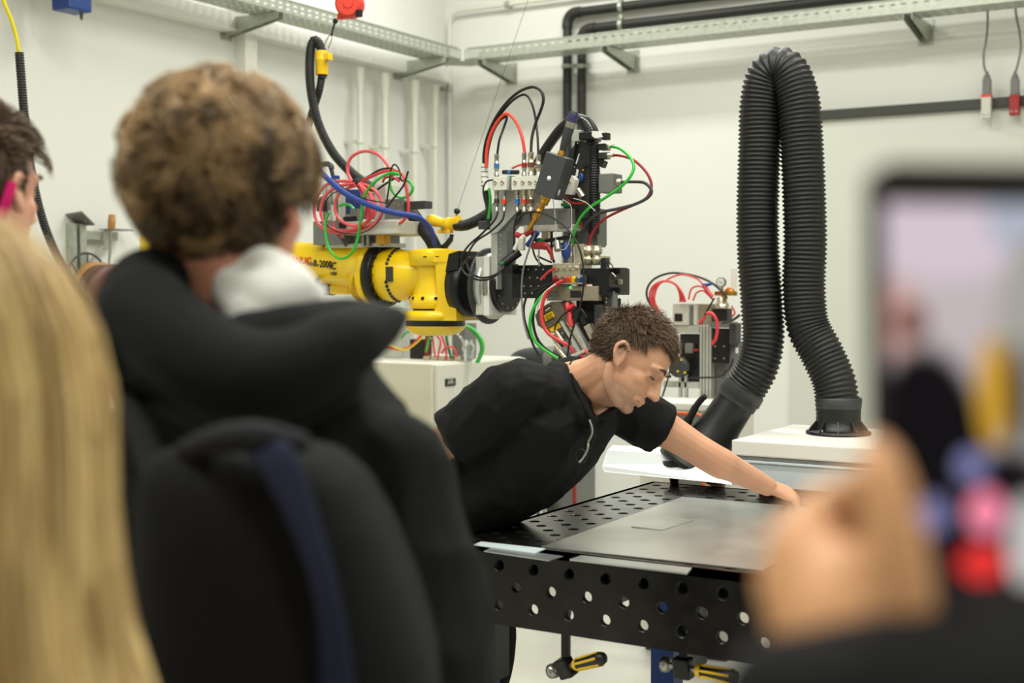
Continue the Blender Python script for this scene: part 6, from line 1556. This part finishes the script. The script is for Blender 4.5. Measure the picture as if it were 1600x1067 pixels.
# ------------------------------------------------------------------ neighbour with a brown quiff
ZN = 2.05
nf = (RGH * .36 + FWH * .93).normalized(); ns = nf.cross(ZV)
nh = Head(V(-36, 303, ZN), nf, ZV, 1.02); ncn = V(-64, 700, ZN + .02); ncn.z = 0; HN = 1.76
nb_ = thing('person', ncn, 'person with a swept-up brown quiff and a pink strap behind the ear', 'person')
b = MB(); nh.shapes(b); figure(b, ncn, nf, ns, HN, nh.p(-.02, 0, -.06))
narms = []
for g in (-1, 1):
    S0 = ncn + ns * .17 * g + ZV * HN * .755; E0 = S0 + ns * .05 * g - ZV * .29; W0 = E0 + nf * .08 - ZV * .24
    limb(b, [S0, E0, W0], [.052, .043, .04, .03]); hand(b, W0, nf * .3 - ZV, ns * g, curl=.5, side=-g); narms.append((S0, E0, W0))
remesh(b, 'body', 'skin_neighbour', nb_, .006, 4)
j = MB(); loft(j, [(ncn + ZV * .8, ns, nf, .19, .14), (ncn + ZV * 1.15, ns, nf, .195, .14), (ncn + ZV * 1.31, ns, nf, .195, .125), (ncn + ZV * 1.40, ns, nf, .15, .105), (ncn + ZV * 1.46, ns, nf, .10, .085), (ncn + ZV * 1.50, ns, nf, .066, .066)])
for S0, E0, W0 in narms: limb(j, [S0, E0, (E0 + W0) / 2, W0], [.070, .064, .058, .05])
remesh(j, 'sweater', 'sweater_grey', nb_, .009, 4, noise=wrinkles(.005, 12, 81)); trousers(nb_, ncn, ns, nf, HN, 'jeans')
reg_n = lambda f, r, u: np.where(f > .4, u > .45, np.where(f > .0, (u > .02) | ((np.abs(r) > .75) & (u > -.4) & (f < .35) & (f > .1)), u > -.65))
merge('hair', nb_, 'hair_neighbour', [cap(nh, reg_n, 1.07, .25),
    comb(nh, 3500, reg_n, 91, lambda q: np.stack([-.3 * np.ones(len(q)), .1 * q[:, 1], -1 + 1.2 * np.clip(q[:, 2], 0, 1)], 1), .2, .12, .025, .0014, wave=.08, grav=.02, keep=1.03),
    clumpy(nh, 160, 16, lambda f, r, u: (u > .3) & (f > -.55) & (f < .75), 93, lambda q: .034 + .028 * np.clip(q[:, 0] + .2, 0, 1), .0013, .12, .5, .5, 1.0, kmax=1.34, tang=lambda q: np.stack([1. * np.ones(len(q)), .2 * q[:, 1], .5 * np.ones(len(q))], 1), keep=1.1)])
MB().tube(catmull([nh.p(-.026, .090, .012), nh.p(-.034, .088, -.012), nh.p(-.040, .080, -.040)], 4), .008, 8).build('pink_strap', 'pink_cloth', nb_)
for r in (1,): MB().tube(catmull([nh.p(.100, r * .014, .027), nh.p(.099, r * .030, .034), nh.p(.084, r * .050, .029)], 4), .0035, 6).build('eyebrow', 'eye_dark', nb_)

# ------------------------------------------------------------------ phone held up to film
ZP = .485; mp_ = ZP / F
pcn = V(1527, 592, ZP); pr = (RGT * .995 + FWD * .10).normalized(); pf = FWD - pr * FWD.dot(pr); pu_ = (UPV + RGT * -.015).normalized(); pn = pr.cross(pu_)
ph_o = thing('smartphone', pcn, 'black smartphone held upright, its screen showing the scene being filmed', 'smartphone')
PW, PHh = .0770, .1590
def rrect(w_, h_, r, n=6):
    out = []
    for cx_, cy2, a0 in ((w_ / 2 - r, h_ / 2 - r, 0), (-w_ / 2 + r, h_ / 2 - r, PI / 2), (-w_ / 2 + r, -h_ / 2 + r, PI), (w_ / 2 - r, -h_ / 2 + r, 1.5 * PI)):
        for k in range(n + 1):
            a_ = a0 + PI / 2 * k / n; out.append((cx_ + r * math.cos(a_), cy2 + r * math.sin(a_)))
    return out
tow = pn if pn.dot(-FWD) > 0 else -pn
MB().prism([pcn + pr * x + pu_ * y for x, y in rrect(PW, PHh, .009)], -tow * .009).build('case', 'black_plastic', ph_o)
SW, SHh = PW - .008, PHh - .0185
scr_c = pcn - pu_ * .006
sm = bpy.data.materials.new('phone_screen'); sm.use_nodes = True; MATS['phone_screen'] = sm; nt = sm.node_tree; N_ = nt.nodes; N_.remove(N_['Principled BSDF'])
em = N_.new('ShaderNodeEmission'); nt.links.new(em.outputs[0], N_['Material Output'].inputs[0]); em.inputs[1].default_value = 1.05
uvn = N_.new('ShaderNodeUVMap'); sepn = N_.new('ShaderNodeSeparateXYZ'); nt.links.new(uvn.outputs[0], sepn.inputs[0])
def spx(x, y):
    """photo pixel -> screen uv"""
    d = ray(x, y); t = (scr_c - CAM).dot(tow) / d.dot(tow); p = CAM + d * t - scr_c; return p.dot(pr) / SW + .5, p.dot(pu_) / SHh + .5
cur = N_.new('ShaderNodeRGB'); cur.outputs[0].default_value = (*lin((186, 176, 178)), 1); last = cur.outputs[0]
blobs = [(1480, 350, 150, 90, (206, 190, 200)), (1600, 330, 60, 70, (170, 175, 190)), (1620, 560, 70, 200, (160, 158, 150)), (1400, 500, 50, 60, (196, 158, 150)),
         (1445, 760, 110, 220, (20, 18, 20)), (1560, 850, 140, 150, (24, 20, 24)), (1425, 505, 27, 27, (98, 52, 44)), (1550, 610, 26, 90, (196, 150, 46)), (1590, 620, 20, 90, (60, 50, 44)),
         (1516, 728, 24, 24, (130, 132, 178)), (1456, 805, 24, 28, (122, 122, 165)), (1537, 800, 30, 36, (246, 140, 166)), (1530, 880, 40, 28, (226, 56, 52)), (1605, 850, 36, 80, (190, 188, 186))]
for x, y, rx, ry, c_ in blobs:
    u0, v0 = spx(x, y); ru = rx * mp_ / SW; rv = ry * mp_ / SHh
    a1 = N_.new('ShaderNodeMath'); a1.operation = 'MULTIPLY_ADD'; a1.inputs[1].default_value = 1 / ru; a1.inputs[2].default_value = -u0 / ru; nt.links.new(sepn.outputs[0], a1.inputs[0])
    a2 = N_.new('ShaderNodeMath'); a2.operation = 'MULTIPLY_ADD'; a2.inputs[1].default_value = 1 / rv; a2.inputs[2].default_value = -v0 / rv; nt.links.new(sepn.outputs[1], a2.inputs[0])
    p1 = N_.new('ShaderNodeMath'); p1.operation = 'POWER'; p1.inputs[1].default_value = 2; nt.links.new(a1.outputs[0], p1.inputs[0])
    p2 = N_.new('ShaderNodeMath'); p2.operation = 'POWER'; p2.inputs[1].default_value = 2; nt.links.new(a2.outputs[0], p2.inputs[0])
    ad = N_.new('ShaderNodeMath'); ad.operation = 'ADD'; nt.links.new(p1.outputs[0], ad.inputs[0]); nt.links.new(p2.outputs[0], ad.inputs[1])
    mr = N_.new('ShaderNodeMapRange'); mr.interpolation_type = 'SMOOTHSTEP'; mr.inputs[1].default_value = 1.15; mr.inputs[2].default_value = .8; nt.links.new(ad.outputs[0], mr.inputs[0])
    mx = N_.new('ShaderNodeMix'); mx.data_type = 'RGBA'; nt.links.new(mr.outputs[0], mx.inputs['Factor']); nt.links.new(last, mx.inputs['A']); mx.inputs['B'].default_value = (*lin(c_), 1); last = mx.outputs['Result']
nt.links.new(last, em.inputs[0])
me = bpy.data.meshes.new('screen'); q = [scr_c + pr * (SW / 2 * a_) + pu_ * (SHh / 2 * b_) + tow * .0003 - pcn for a_, b_ in ((-1, -1), (1, -1), (1, 1), (-1, 1))]
me.from_pydata(q, [], [(0, 1, 2, 3)]); uv = me.uv_layers.new(name='UVMap')
for li, c_ in zip(range(4), ((0, 0), (1, 0), (1, 1), (0, 1))): uv.data[li].uv = c_
me.materials.append(sm); so = bpy.data.objects.new('screen', me); COL.objects.link(so); so.parent = ph_o
# the person holding it: hands at the phone, arms and body beside the camera
hcx = CAM + RGH * .50 - FWH * .12; hcx.z = 0
hp_ = thing('person', hcx, 'person in a dark sleeve holding up a smartphone with both hands', 'person')
b = MB()
def HV(x, y, dz=0.): return V(x, y, ZP + dz)
# left hand: palm below, thumb up the edge of the phone, fingers behind
limb(b, [HV(1330, 1060, -.01), HV(1325, 980, -.012), HV(1330, 930, -.010)], [.026, .024, .020], 16)
limb(b, [HV(1400, 1010, -.022), HV(1405, 930, -.026), HV(1396, 830, -.026), HV(1380, 745, -.022), HV(1371, 705, -.018)], [.0155, .0130, .0110, .0100, .0075], 14)
for (k0, k1, k2, k3, r_) in (((1300, 960), (1240, 862), (1310, 780), (1420, 740), .0105), ((1285, 1000), (1225, 905), (1310, 840), (1430, 810), .0105), ((1290, 1040), (1235, 960), (1320, 905), (1430, 880), .0098), ((1310, 1075), (1265, 1015), (1340, 965), (1430, 940), .0088)):
    limb(b, [HV(*k0, .0), HV(*k1, .006), HV(*k2, .022), HV(*k3, .026)], [r_ * 1.12, r_ * 1.08, r_ * .95, r_ * .75], 12)
sw1 = HV(1450, 1120, .0); sw2 = HV(1640, 1190, -.02)
elb = CAM + RGH * .36 + FWH * .24 - ZV * .34; shl = CAM + RGH * .33 - FWH * .06 - ZV * .10
limb(b, [HV(1330, 1040, -.008), sw1, sw2, elb, shl], [.024, .026, .034, .04, .05])
# right hand supporting the lower corner
rw = HV(2090, 1070, .03)
tips = hand(b, rw, -RGT + UPV * .12 + FWD * .12, -UPV - FWD * .3, curl=(.5, .5, .55, .6), k=.95, side=-1, thumb=(.7, .3))
elr = CAM + RGH * .66 + FWH * .22 - ZV * .36; shr = CAM + RGH * .68 - FWH * .12 - ZV * .10
limb(b, [rw, (rw + elr) / 2 - ZV * .02, elr, shr], [.026, .036, .04, .05])
ph2_ = Head(CAM + RGH * .50 - FWH * .12 + ZV * .12, FWH, ZV, 1.0); ph2_.shapes(b); figure(b, hcx, FWH, RGH, 1.72, ph2_.p(-.02, 0, -.06))
remesh(b, 'body', 'skin_phone', hp_, .0045, 5)
j = MB(); loft(j, [(hcx + ZV * .78, RGH, FWH, .19, .14), (hcx + ZV * 1.12, RGH, FWH, .19, .14), (hcx + ZV * 1.32, RGH, FWH, .2, .13), (hcx + ZV * 1.40, RGH, FWH, .13, .10), (hcx + ZV * 1.44, RGH, FWH, .07, .07)])
limb(j, [HV(1232, 1108, -.028), HV(1335, 1126, -.034), HV(1460, 1140, -.028), sw2, elb, shl], [.028, .036, .042, .050, .060, .075])
limb(j, [rw + RGT * .02 - ZV * .01, (rw + elr) / 2 - ZV * .02, elr, shr], [.036, .05, .06, .075])
remesh(j, 'jacket', 'sleeve_black', hp_, .006, 4, noise=wrinkles(.003, 20, 95)); trousers(hp_, hcx, RGH, FWH, 1.72, 'jeans')
regp = lambda f, r, u: np.where(f > .4, u > .45, u > -.6)
merge('hair', hp_, 'hair_neighbour', [cap(ph2_, regp, 1.06, .2), comb(ph2_, 1500, regp, 97, lambda q: np.stack([-.3 * np.ones(len(q)), .1 * q[:, 1], -np.ones(len(q))], 1), .25, .12, .04, .002, grav=.05, keep=1.04)])
